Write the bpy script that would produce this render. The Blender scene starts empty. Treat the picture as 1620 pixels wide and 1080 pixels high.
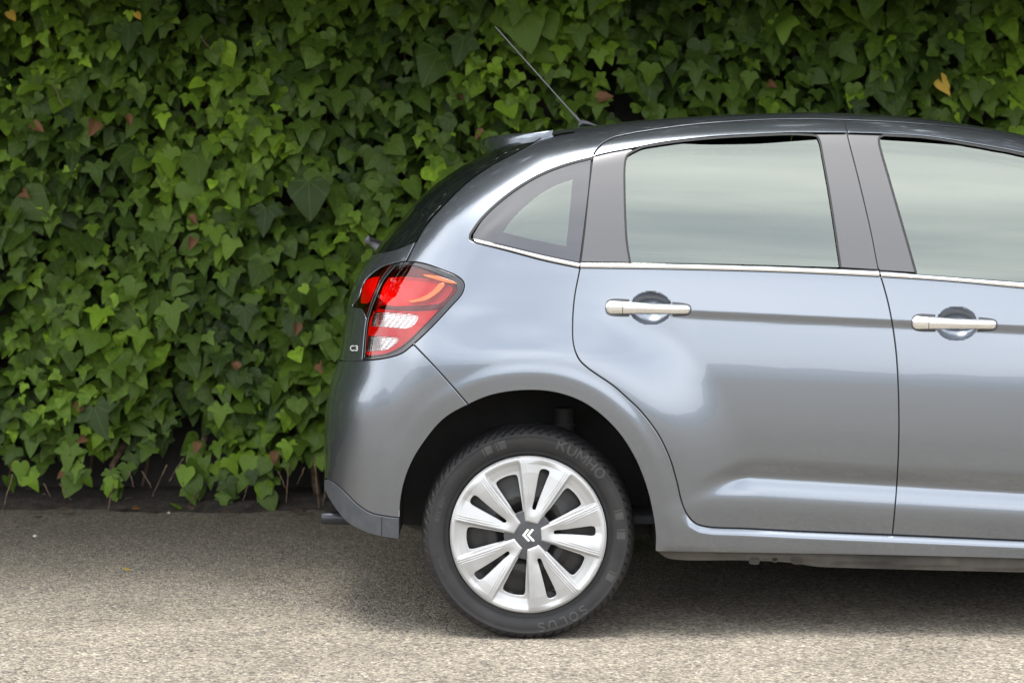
import bpy, math, random
import numpy as np
from mathutils import Vector, Matrix
from mathutils.geometry import delaunay_2d_cdt
rng = np.random.default_rng(7)
random.seed(7)
sc = bpy.context.scene
col = sc.collection
R = math.radians

# ------------------------------------------------------------------ camera
DC = 6.0            # camera to the near flank of the car (m)
S = 563.0           # traced units per metre on that flank
HY = 335.0          # horizon row in the traced units
CX = 810.0
CAMH = 1.2064
cam_d = bpy.data.cameras.new('camera')
cam = bpy.data.objects.new('camera', cam_d); col.objects.link(cam)
cam.location = (0, -DC, CAMH)
cam.rotation_euler = (R(90), 0, 0)
cam_d.sensor_width = 36
cam_d.lens = S * DC / 1620 * 36
cam_d.shift_y = -(540 - HY) / 1620
cam_d.clip_start = 0.1
cam_d.clip_end = 3000
cam_d.dof.use_dof = True
cam_d.dof.focus_distance = DC
cam_d.dof.aperture_fstop = 5.0
sc.camera = cam

# ------------------------------------------------------------------ sky, sun, exposure
SUN_EL, SUN_AZ = 74.0, 205.0     # azimuth clockwise from +Y; behind the camera, a little to the left
w = bpy.data.worlds.new('World'); sc.world = w; w.use_nodes = True
nt = w.node_tree; nt.nodes.clear()
def N(t, kind, **kw):
    n = t.nodes.new(kind)
    for k, v in kw.items():
        setattr(n, k, v)
    return n
out = N(nt, 'ShaderNodeOutputWorld'); bg = N(nt, 'ShaderNodeBackground')
sky = N(nt, 'ShaderNodeTexSky', sky_type='NISHITA', sun_disc=False)
sky.sun_elevation = R(SUN_EL); sky.sun_rotation = R(SUN_AZ)
tc = N(nt, 'ShaderNodeTexCoord'); mp = N(nt, 'ShaderNodeMapping')
mp.inputs['Scale'].default_value = (1.0, 1.0, 2.0)
no = N(nt, 'ShaderNodeTexNoise'); no.inputs['Scale'].default_value = 2.2; no.inputs['Detail'].default_value = 5; no.inputs['Roughness'].default_value = 0.5
rp = N(nt, 'ShaderNodeValToRGB')
rp.color_ramp.elements[0].position = 0.34; rp.color_ramp.elements[0].color = (8.8, 9.4, 10.3, 1)
rp.color_ramp.elements[1].position = 0.66; rp.color_ramp.elements[1].color = (15.5, 15.6, 15.8, 1)
cov = N(nt, 'ShaderNodeValToRGB')
cov.color_ramp.elements[0].position = 0.30; cov.color_ramp.elements[0].color = (0.72, 0.72, 0.72, 1)
cov.color_ramp.elements[1].position = 0.55; cov.color_ramp.elements[1].color = (0.97, 0.97, 0.97, 1)
mx = N(nt, 'ShaderNodeMix', data_type='RGBA')
L = nt.links.new
L(tc.outputs['Generated'], mp.inputs['Vector']); L(mp.outputs['Vector'], no.inputs['Vector'])
L(no.outputs['Fac'], rp.inputs['Fac']); L(no.outputs['Fac'], cov.inputs['Fac'])
L(cov.outputs['Color'], mx.inputs['Factor']); L(sky.outputs['Color'], mx.inputs[6]); L(rp.outputs['Color'], mx.inputs[7])
L(mx.outputs[2], bg.inputs['Color']); bg.inputs['Strength'].default_value = 0.10
L(bg.outputs['Background'], out.inputs['Surface'])

sun_d = bpy.data.lights.new('sun', 'SUN'); sun_d.energy = 1.5; sun_d.angle = R(24); sun_d.color = (1, 0.96, 0.90)
sun = bpy.data.objects.new('sun', sun_d); col.objects.link(sun)
az, el = R(SUN_AZ), R(SUN_EL)
dvec = Vector((math.sin(az) * math.cos(el), math.cos(az) * math.cos(el), math.sin(el)))
sun.rotation_euler = dvec.to_track_quat('Z', 'Y').to_euler()
sun.location = (0, 0, 20)

vs = sc.view_settings
sc.display_settings.display_device = 'sRGB'
vs.view_transform = 'Standard'; vs.look = 'None'; vs.exposure = 1.2; vs.gamma = 1; vs.use_curve_mapping = False
sc.cycles.max_bounces = 8; sc.cycles.transparent_max_bounces = 16
sc.cycles.caustics_reflective = False; sc.cycles.caustics_refractive = False

# ------------------------------------------------------------------ materials
MATS = {}
def mat(name, base=(0.5, 0.5, 0.5), rough=0.5, metal=0.0, coat=0.0, coat_rough=0.03, spec=0.5):
    m = bpy.data.materials.new(name); m.use_nodes = True
    b = m.node_tree.nodes['Principled BSDF']
    b.inputs['Base Color'].default_value = (*base, 1)
    b.inputs['Roughness'].default_value = rough
    b.inputs['Metallic'].default_value = metal
    b.inputs['Coat Weight'].default_value = coat
    b.inputs['Coat Roughness'].default_value = coat_rough
    b.inputs['Specular IOR Level'].default_value = spec
    MATS[name] = m
    return m
def bsdf(m): return m.node_tree.nodes['Principled BSDF']
def add_noise(m, c1, c2, scale, lo=0.35, hi=0.65, detail=4, bump=0.0, bump_scale=None, rough=None, dist=0.001, stretch=(1, 1, 1)):
    t = m.node_tree; l = t.links.new
    tc = N(t, 'ShaderNodeTexCoord'); mp = N(t, 'ShaderNodeMapping'); mp.inputs['Scale'].default_value = stretch
    l(tc.outputs['Object'], mp.inputs['Vector'])
    n = N(t, 'ShaderNodeTexNoise'); n.inputs['Scale'].default_value = scale; n.inputs['Detail'].default_value = detail
    l(mp.outputs['Vector'], n.inputs['Vector'])
    r = N(t, 'ShaderNodeValToRGB')
    r.color_ramp.elements[0].position = lo; r.color_ramp.elements[0].color = (*c1, 1)
    r.color_ramp.elements[1].position = hi; r.color_ramp.elements[1].color = (*c2, 1)
    l(n.outputs['Fac'], r.inputs['Fac']); l(r.outputs['Color'], bsdf(m).inputs['Base Color'])
    if rough:
        mr = N(t, 'ShaderNodeMapRange'); mr.inputs['To Min'].default_value = rough[0]; mr.inputs['To Max'].default_value = rough[1]
        l(n.outputs['Fac'], mr.inputs['Value']); l(mr.outputs['Result'], bsdf(m).inputs['Roughness'])
    if bump:
        n2 = N(t, 'ShaderNodeTexNoise'); n2.inputs['Scale'].default_value = bump_scale or scale; n2.inputs['Detail'].default_value = 3
        l(mp.outputs['Vector'], n2.inputs['Vector'])
        b = N(t, 'ShaderNodeBump'); b.inputs['Strength'].default_value = bump; b.inputs['Distance'].default_value = dist
        l(n2.outputs['Fac'], b.inputs['Height']); l(b.outputs['Normal'], bsdf(m).inputs['Normal'])
    return m

paint = mat('car_paint', (0.20, 0.235, 0.285), 0.24, 0.88, 1.0, 0.02)
add_noise(paint, (0.184, 0.205, 0.236), (0.214, 0.237, 0.272), 1400, 0.3, 0.7, 1)
chrome = mat('chrome', (0.86, 0.87, 0.88), 0.06, 1.0)
trim = mat('pillar_film', (0.045, 0.043, 0.046), 0.32, 0.0, 0.6, 0.2, 0.9)
frit = mat('frit_glass', (0.02, 0.018, 0.02), 0.08, 0.0, 1.0, 0.02, 1.0)
rubber = add_noise(mat('rubber_seal', (0.012, 0.012, 0.013), 0.6), (0.01, 0.01, 0.011), (0.018, 0.018, 0.019), 60)
skirtm = add_noise(mat('skirt_plastic', (0.09, 0.10, 0.12), 0.5, 0.2), (0.058, 0.064, 0.072), (0.074, 0.081, 0.091), 30, bump=0.15, bump_scale=900, dist=0.0005)
tyrem = add_noise(mat('tyre_rubber', (0.03, 0.03, 0.03), 0.55), (0.008, 0.008, 0.009), (0.018, 0.017, 0.017), 14, 0.35, 0.7, 6, bump=0.2, bump_scale=260, dist=0.0006)
letterm = add_noise(mat('tyre_lettering', (0.05, 0.05, 0.05), 0.6), (0.036, 0.036, 0.037), (0.050, 0.049, 0.048), 30)
coverm = add_noise(mat('wheel_silver', (0.5, 0.5, 0.5), 0.36, 0.35, 0.4, 0.15), (0.35, 0.352, 0.352), (0.49, 0.495, 0.50), 7, 0.3, 0.7, 5)
capm = add_noise(mat('hub_grey', (0.05, 0.052, 0.058), 0.4), (0.045, 0.047, 0.052), (0.06, 0.062, 0.068), 40)
steelm = add_noise(mat('steel_wheel_black', (0.025, 0.025, 0.027), 0.45), (0.009, 0.009, 0.010), (0.022, 0.021, 0.020), 22, detail=6)
linerm = add_noise(mat('arch_liner', (0.012, 0.012, 0.012), 0.8), (0.008, 0.008, 0.008), (0.016, 0.015, 0.014), 20)
underm = add_noise(mat('underseal', (0.03, 0.028, 0.025), 0.8), (0.018, 0.017, 0.016), (0.05, 0.046, 0.04), 12)
weldm = add_noise(mat('dusty_seam', (0.2, 0.18, 0.16), 0.7), (0.03, 0.028, 0.025), (0.085, 0.077, 0.066), 9)
clothm = add_noise(mat('seat_cloth', (0.02, 0.02, 0.022), 0.9), (0.016, 0.017, 0.02), (0.03, 0.03, 0.034), 80)
darkchrome = mat('exhaust_metal', (0.035, 0.035, 0.042), 0.28, 0.5)
blackglass = mat('privacy_glass', (0.006, 0.008, 0.008), 0.03, 0.0, 1.0, 0.01, 0.9)
antm = add_noise(mat('antenna_rubber', (0.10, 0.10, 0.11), 0.5), (0.09, 0.09, 0.10), (0.13, 0.13, 0.14), 50)
antcoil = mat('antenna_coil', (0.30, 0.30, 0.32), 0.4, 0.3)
reflm = mat('reflector', (0.92, 0.90, 0.90), 0.45, 0.1)
lampblack = mat('lamp_housing', (0.012, 0.012, 0.014), 0.12, 0, 1.0, 0.02)
orangem = mat('amber_insert', (0.43, 0.085, 0.009), 0.15, 0, 1.0, 0.03)
redbase = mat('red_moulding', (0.62, 0.012, 0.008), 0.25, 0, 1.0, 0.03)
badgem = mat('badge_silver', (0.82, 0.82, 0.84), 0.35, 0.25)

def glassmat(name, tint, gloss, refl=(1, 1, 1), rough=0.01):
    m = bpy.data.materials.new(name); m.use_nodes = True; t = m.node_tree; t.nodes.clear(); l = t.links.new
    o = N(t, 'ShaderNodeOutputMaterial'); mixs = N(t, 'ShaderNodeMixShader')
    tr = N(t, 'ShaderNodeBsdfTransparent'); tr.inputs['Color'].default_value = (*tint, 1)
    gl = N(t, 'ShaderNodeBsdfGlossy'); gl.inputs['Color'].default_value = (*refl, 1); gl.inputs['Roughness'].default_value = rough
    fr = N(t, 'ShaderNodeFresnel'); fr.inputs['IOR'].default_value = 1.5
    ad = N(t, 'ShaderNodeMath', operation='ADD', use_clamp=True); ad.inputs[1].default_value = gloss
    l(fr.outputs[0], ad.inputs[0]); l(ad.outputs[0], mixs.inputs[0]); l(tr.outputs[0], mixs.inputs[1]); l(gl.outputs[0], mixs.inputs[2])
    l(mixs.outputs[0], o.inputs['Surface']); MATS[name] = m
    return m
winglass = glassmat('window_glass', (0.20, 0.27, 0.24), 0.165, (0.90, 0.97, 0.87), 0.012)
redlens = glassmat('red_lens', (0.86, 0.016, 0.010), 0.02)
clearlens = glassmat('clear_lens', (0.93, 0.93, 0.93), 0.04)

# ------------------------------------------------------------------ mesh helpers
class Geo:
    def __init__(self): self.V = []; self.Nn = []; self.F = []; self.n = 0
    def add(self, V, F, Nn=None):
        V = np.asarray(V, float)
        self.V.append(V); self.Nn.append(np.zeros_like(V) if Nn is None else np.asarray(Nn, float))
        self.F += [tuple(int(i) + self.n for i in f) for f in F]; self.n += len(V)
        return self
    def grid(self, P, close=False):          # P: rows x cols x 3
        r, c = P.shape[:2]; F = []
        for i in range(r - 1):
            for j in range(c - (0 if close else 1)):
                j2 = (j + 1) % c
                F.append((i * c + j, i * c + j2, (i + 1) * c + j2, (i + 1) * c + j))
        return self.add(P.reshape(-1, 3), F)
    def mirrored(self):
        g = Geo(); o = 0
        for V, n in zip(self.V, self.Nn):
            V2 = V.copy(); V2[:, 1] = 2 * YC - V2[:, 1]; n2 = n.copy(); n2[:, 1] *= -1
            g.V.append(V2); g.Nn.append(n2)
        g.F = [f[::-1] for f in self.F]; g.n = self.n
        return g
    def join(self, o):
        for V, n in zip(o.V, o.Nn): self.V.append(V); self.Nn.append(n)
        self.F += [tuple(i + self.n for i in f) for f in o.F]; self.n += o.n
        return self
    def mesh(self, name, m, smooth=True, origin=(0, 0, 0)):
        me = bpy.data.meshes.new(name)
        V = np.concatenate(self.V) - np.asarray(origin)
        nn = np.concatenate(self.Nn)
        me.from_pydata(V.tolist(), [], self.F)
        if m: me.materials.append(m)
        if smooth: me.polygons.foreach_set('use_smooth', [True] * len(me.polygons))
        me.update()
        has = np.linalg.norm(nn, axis=1) > 0.5
        if smooth and has.any():
            vn = np.zeros(len(V) * 3); me.vertices.foreach_get('normal', vn); vn = vn.reshape(-1, 3)
            nn = np.where(has[:, None], nn, vn)
            me.normals_split_custom_set_from_vertices(nn.tolist())
        return me
YC = 0.86
CARLOC = Vector((0.0, YC, 0.0))
def link(name, me, parent=None, loc=None):
    o = bpy.data.objects.new(name, me); col.objects.link(o)
    if parent: o.parent = parent
    if loc is not None: o.location = loc
    return o
def prop(o, label=None, category=None, group=None, kind=None):
    if label: o['label'] = label
    if category: o['category'] = category
    if group: o['group'] = group
    if kind: o['kind'] = kind
    return o
car = link('parked_car', None); car.location = CARLOC
prop(car, 'metallic grey-blue five-door hatchback parked in front of the ivy, seen from its side', 'car')
def part(name, geo, m, parent=None, smooth=True, label=None):
    me = geo.mesh(name, m, smooth)
    p = parent or car
    o = link(name, me, p)
    if p is car: o.location = -CARLOC
    if label: o['label'] = label
    return o

def cr(pts, step=3.0):
    P = np.asarray(pts, float)
    if len(P) < 3:
        d = np.linalg.norm(P[1, :2] - P[0, :2]); n = max(2, int(d / step) + 1)
        t = np.linspace(0, 1, n)[:, None]; return P[0] * (1 - t) + P[1] * t
    E = np.vstack([2 * P[0] - P[1], P, 2 * P[-1] - P[-2]]); o = []
    for i in range(1, len(E) - 2):
        p0, p1, p2, p3 = E[i - 1], E[i], E[i + 1], E[i + 2]
        d1 = max(1e-6, np.linalg.norm(p1[:2] - p0[:2])) ** .5; d2 = max(1e-6, np.linalg.norm(p2[:2] - p1[:2])) ** .5; d3 = max(1e-6, np.linalg.norm(p3[:2] - p2[:2])) ** .5
        m1 = (p1 - p0) / d1 - (p2 - p0) / (d1 + d2) + (p2 - p1) / d2
        m2 = (p2 - p1) / d2 - (p3 - p1) / (d2 + d3) + (p3 - p2) / d3
        m1 = m1 * d2; m2 = m2 * d2
        n = max(1, int(round(np.linalg.norm(p2[:2] - p1[:2]) / step)))
        for k in range(n):
            t = k / n
            o.append((2 * t**3 - 3 * t**2 + 1) * p1 + (t**3 - 2 * t**2 + t) * m1 + (-2 * t**3 + 3 * t**2) * p2 + (t**3 - t**2) * m2)
    o.append(P[-1]); return np.array(o)
def loop(*curves):
    o = []
    for c in curves:
        for p in np.asarray(c)[:, :2]:
            if not o or np.hypot(*(p - o[-1])) > 0.4: o.append(p)
    while np.hypot(*(o[0] - o[-1])) < 0.4: o.pop()
    return np.array(o)
def rev(c): return np.asarray(c)[::-1]
def area(P): x, y = P[:, 0], P[:, 1]; return 0.5 * np.sum(x * np.roll(y, -1) - y * np.roll(x, -1))
def inside(Q, poly):
    x, y = Q[:, 0], Q[:, 1]; r = np.zeros(len(Q), bool); n = len(poly)
    for i in range(n):
        x1, y1 = poly[i]; x2, y2 = poly[(i + 1) % n]
        if y1 == y2: continue
        c = ((y1 > y) != (y2 > y)) & (x < (x2 - x1) * (y - y1) / (y2 - y1) + x1)
        r ^= c
    return r
def pdist(Q, P):
    o = np.full(len(Q), 1e9)
    for i in range(0, len(Q), 4000):
        q = Q[i:i + 4000]
        o[i:i + 4000] = np.sqrt(((q[:, None, :] - P[None]) ** 2).sum(2)).min(1)
    return o
def polydist(Q, A):                    # distance to a polyline, exact per segment
    o = np.full(len(Q), 1e9)
    for i in range(len(A) - 1):
        a, b = A[i], A[i + 1]; ab = b - a; t = np.clip(((Q - a) @ ab) / (ab @ ab), 0, 1)
        o = np.minimum(o, np.linalg.norm(Q - a - t[:, None] * ab, axis=1))
    return o
def offset(P, d):                      # positive = outwards of a counter-clockwise loop (area > 0)
    e = np.roll(P, -1, 0) - P; e /= np.linalg.norm(e, axis=1)[:, None] + 1e-9
    n = np.stack([e[:, 1], -e[:, 0]], 1); m = n + np.roll(n, 1, 0)
    m /= np.maximum((m * n).sum(1), 0.35)[:, None]
    ln = np.linalg.norm(m, axis=1)
    m *= np.minimum(1, 2.0 / np.maximum(ln, 1e-6))[:, None]
    return P + m * d

# ------------------------------------------------------------------ the car's surface: flank depth as a function of the side view
def pos(P, d):
    P = np.asarray(P, float); d = np.broadcast_to(np.asarray(d, float), (len(P),))
    k = (DC + d) / DC / S
    return np.stack([(P[:, 0] - CX) * k, d, CAMH - (P[:, 1] - HY) * k], 1)
CAMP = np.array([0, -DC, CAMH])
#            x    y    L    R     (L = how far the edge rounding reaches in, R = how deep it goes)
SILP = [(513.4, 900, 150, .385), (513.2, 830, 150, .385), (513.1, 765, 150, .385), (513, 730, 152, .385),
        (513, 690, 156, .385), (515.5, 645, 160, .39), (521.5, 612, 160, .40), (530, 585, 158, .40), (537.5, 560, 156, .40), (544, 525, 154, .40), (550.5, 484, 152, .40), (558.5, 452.6, 152, .39),
        (572, 426, 182, .38), (590, 401, 172, .37), (610, 376, 160, .35), (636, 345, 148, .33), (670, 307, 136, .31), (717, 271.5, 122, .28),
        (763, 245, 108, .26), (805, 225.5, 92, .24), (845, 211.5, 78, .22), (885, 205, 68, .20), (927, 200.5, 60, .18), (987, 193, 52, .165), (1075, 186, 46, .15),
        (1200, 180, 42, .14), (1289, 178, 42, .14), (1378, 181, 42, .14), (1467, 188, 42, .14), (1555, 201, 42, .14), (1620, 214, 42, .14),
        (1720, 240, 42, .14), (1820, 275, 44, .14), (1920, 318, 48, .15), (2020, 370, 54, .17), (2100, 420, 62, .19), (2170, 452, 72, .21),
        (2300, 484, 90, .24), (2450, 522, 110, .28), (2570, 568, 130, .33), (2650, 622, 150, .38), (2700, 700, 160, .40), (2715, 780, 150, .40), (2700, 850, 90, .30), (2660, 888, 50, .16), (2600, 900, 30, .06)]
SIL = cr(SILP, 1.0)
ST = np.gradient(SIL[:, :2], axis=0); ST /= np.linalg.norm(ST, axis=1)[:, None]
def sil_s(P):
    s = np.empty(len(P)); Lh = np.empty(len(P)); Rh = np.empty(len(P))
    A = SIL[:, :2]; A12 = A[::12]; W_ = np.arange(-14, 15)
    for i in range(0, len(P), 3000):
        q = P[i:i + 3000]
        d2 = (q[:, 0:1] - A12[:, 0]) ** 2 + (q[:, 1:2] - A12[:, 1]) ** 2
        J = np.clip(d2.argmin(1)[:, None] * 12 + W_, 0, len(A) - 1)
        j = J[np.arange(len(q)), ((q[:, None, :] - A[J]) ** 2).sum(2).argmin(1)]
        r = q - A[j]; t = (r * ST[j]).sum(1); nrm = r[:, 1] * ST[j][:, 0] - r[:, 0] * ST[j][:, 1]
        s[i:i + 3000] = nrm
        jf = np.clip(j + t, 0, len(A) - 1)
        Lh[i:i + 3000] = np.interp(jf, np.arange(len(A)), SIL[:, 2]); Rh[i:i + 3000] = np.interp(jf, np.arange(len(A)), SIL[:, 3])
    return s, Lh, Rh
ss = lambda x, a, b: (lambda t: t * t * (3 - 2 * t))(np.clip((x - a) / (b - a), 0, 1))
def table(tilt, lo=100, hi=960, sig=8):
    v = np.arange(lo, hi, 0.5); a = np.interp(v, [t[0] for t in tilt], [t[1] for t in tilt])
    k = np.exp(-0.5 * (np.arange(-40, 41) * 0.5 / (sig / 2)) ** 2); k /= k.sum()
    a = np.convolve(np.pad(a, 40, mode='edge'), k, 'valid')
    g = np.tan(np.radians(a)) / S * 0.5
    d = np.cumsum(g[::-1])[::-1]
    return v, d
V0, T0 = table([(120, 38), (180, 36), (215, 31), (300, 24), (400, 18), (424, 15), (436, 13), (470, 12.0), (496, 9.5), (506, 5.2), (530, 3.6), (570, 2.2), (610, .8), (650, -1.0), (700, -5), (745, -7), (800, -7.5), (850, -8), (900, -14)])
T0 = T0 - np.interp(630, V0, T0)
V1, T1 = table([(484, 0), (489, 3), (493, -21), (500, -19), (506, 0)], sig=3)       # shoulder crease behind the handles
T1 = T1 - np.interp(470, V1, T1); T1 = T1 - np.interp(700, V1, T1) * ss(V1, 485, 600)
V2, T2 = table([(718, 0), (730, -26), (742, -28), (749, 0), (755, 25), (766, 22), (790, 6), (806, 0)], sig=6)   # sculpted lower crease
T2 = T2 - np.interp(700, V2, T2); T2 = T2 - np.interp(900, V2, T2) * ss(V2, 780, 850)
ARCP = [(632, 853), (633, 802), (638, 769), (649.5, 735.5), (669, 702), (702, 663), (741, 640), (780, 624.5), (835, 617.5), (885, 622.5), (930, 641), (975, 680), (1005, 726), (1024, 775), (1033, 815), (1037, 845), (1036.5, 872)]
ARC = cr(ARCP, 3)
FX = 2224.0
ARC2 = ARC.copy(); ARC2[:, 0] = FX - (ARC[:, 0] - 836) ; ARC2[:, 1] += 3; ARC2 = ARC2[::-1]   # mirrored fore-aft for the front arch
BOWLS = [(1029.5, 487.5, 33.5, 26.5), (1513.5, 512, 33.5, 27)]
GX0, GY0, GS = 480.0, 150.0, 2.5
gxs = np.arange(GX0, 2760, GS); gys = np.arange(GY0, 930, GS)
_GX, _GY = np.meshgrid(gxs, gys); _GP = np.stack([_GX.ravel(), _GY.ravel()], 1)
def blur(A, sig):
    sig = sig / GS; n = int(3 * sig) + 1; k = np.exp(-0.5 * (np.arange(-n, n + 1) / sig) ** 2); k /= k.sum()
    B = np.pad(A, n, mode='edge')
    B = np.apply_along_axis(lambda r: np.convolve(r, k, 'valid'), 0, B)
    return np.apply_along_axis(lambda r: np.convolve(r, k, 'valid'), 1, B)
def sample(A, P):                      # bicubic B-spline-like smooth lookup
    u = np.clip((P[:, 0] - GX0) / GS, 1.001, A.shape[1] - 3.001); v = np.clip((P[:, 1] - GY0) / GS, 1.001, A.shape[0] - 3.001)
    i = np.floor(u).astype(int); j = np.floor(v).astype(int); fu = u - i; fv = v - j
    def w(t): return ((1 - t) ** 3 / 6, (3 * t**3 - 6 * t**2 + 4) / 6, (-3 * t**3 + 3 * t**2 + 3 * t + 1) / 6, t**3 / 6)
    wu, wv = w(fu), w(fv); r = 0
    for a in range(4):
        for b in range(4): r = r + wv[a] * wu[b] * A[j + a - 1, i + b - 1]
    return r
def wrap_exact(s, Lh, Rh):
    t = np.clip(1 - s / Lh, 0, 1); n = 2.35
    return Rh * (1 - (1 - t ** n) ** (1 / n))
_s, _L, _R = sil_s(_GP)
G_S = _s.reshape(_GX.shape)
_W = wrap_exact(_s, _L, _R).reshape(_GX.shape)
_W1, _W2, _W3 = blur(_W, 4), blur(_W, 10), blur(_W, 20)
k1, k2, k3 = ss(G_S, 12, 24), ss(G_S, 28, 50), ss(G_S, 60, 95)
G_W = _W * (1 - k1) + _W1 * k1; G_W = G_W * (1 - k2) + _W2 * k2; G_W = G_W * (1 - k3) + _W3 * k3
G_S = blur(G_S, 3)
_F = np.zeros(len(_GP))
for A in (ARC, ARC2):
    c = A[:, 0].mean(); near = (np.abs(_GP[:, 0] - c) < 460) & (_GP[:, 1] > 440)
    da = polydist(_GP[near], A[::2]); fl = 0.036 * (1 - ss(da, 30, 175)) + 0.0045 * (1 - ss(da, 26, 44))
    _F[near] -= fl * (1 - ss(np.abs(_GP[near, 0] - c), 300, 440)) * ss(_GP[near, 1], 450, 570) * (0.45 + 0.55 * ss(_GP[near, 0], 620, 800))
V3, T3 = table([(420, 0), (450, 4.5), (530, 4.5), (560, 0), (600, -4), (680, -4), (720, 0)], sig=12)
T3 = T3 - np.interp(410, V3, T3); T3 = T3 - np.interp(740, V3, T3) * ss(V3, 430, 740)
G_F = blur(_F.reshape(_GX.shape), 4)
def depth(P):
    P = np.asarray(P, float)
    x, y = P[:, 0], P[:, 1]
    v = y - 0.046 * (np.minimum(x, 1750) - 1100)
    d = np.interp(v, V0, T0)
    m1 = ss(x, 1030, 1110)
    d = d + m1 * np.interp(v, V1, T1)
    v2 = v - 0.012 * (x - 1264)
    m2 = ss(x + 1.4 * (v2 - 745), 1128, 1195) * (1 - ss(x, 1930, 1990))
    d = d + m2 * np.interp(v2, V2, T2)
    d = d + sample(G_F, P) + (1 - ss(x, 840, 1040)) * np.interp(v, V3, T3)
    for cx, cy, a, b in BOWLS:
        e = ((x - cx) / a) ** 2 + ((y - cy) / b) ** 2
        d = d + np.where(e < 1, 0.027 * (1 - np.clip(e, 0, 1) ** 1.35), 0)
    sg = sample(G_S, P); w_ = sample(G_W, P); near = sg < 26
    if near.any():
        s, Lh, Rh = sil_s(P[near]); k = ss(sg[near], 12, 24)
        w_[near] = w_[near] * k + wrap_exact(s, Lh, Rh) * (1 - k)
    return d + w_
LIP = cr([(1071, 762), (1079, 795), (1087, 815), (1101, 828), (1118, 833), (1180, 836), (1264, 840.2), (1411, 846.5), (1620, 855.5), (1980, 871)], 4)
def bodymap(off=0.0, lip=False):
    def f(P):
        P = np.asarray(P, float); d = depth(P) + off
        if lip:
            dl = polydist(P, LIP[::4]); m = ss(P[:, 1], 785, 845) * ss(P[:, 0], 1038, 1125)
            d = d - 0.016 * m + 0.017 * m * np.clip(1 - dl / 13, 0, 1) ** 2
            v = P[:, 1] - 0.046 * (P[:, 0] - 1100); m2 = ss(P[:, 0], 1038, 1062)
            d = d + m2 * 0.020 * np.clip((v - 862) / 15, 0, 1) ** 2
        return pos(P, d)
    return f
def fnormal(f, P, silc=True):
    if silc:
        s = np.abs(sil_s(P)[0]); e = np.minimum(0.45, 0.25 * s + 0.02)[:, None]
    else: e = np.full((len(P), 1), 0.4)
    ex = np.array([1.0, 0]); ey = np.array([0, 1.0])
    a = f(P + e * ex) - f(P - e * ex); b = f(P + e * ey) - f(P - e * ey)
    n = np.cross(a, b); n /= np.linalg.norm(n, axis=1)[:, None] + 1e-12
    q = f(P); sg = np.sign(((CAMP - q) * n).sum(1)); sg[sg == 0] = 1
    return n * sg[:, None], q

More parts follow.
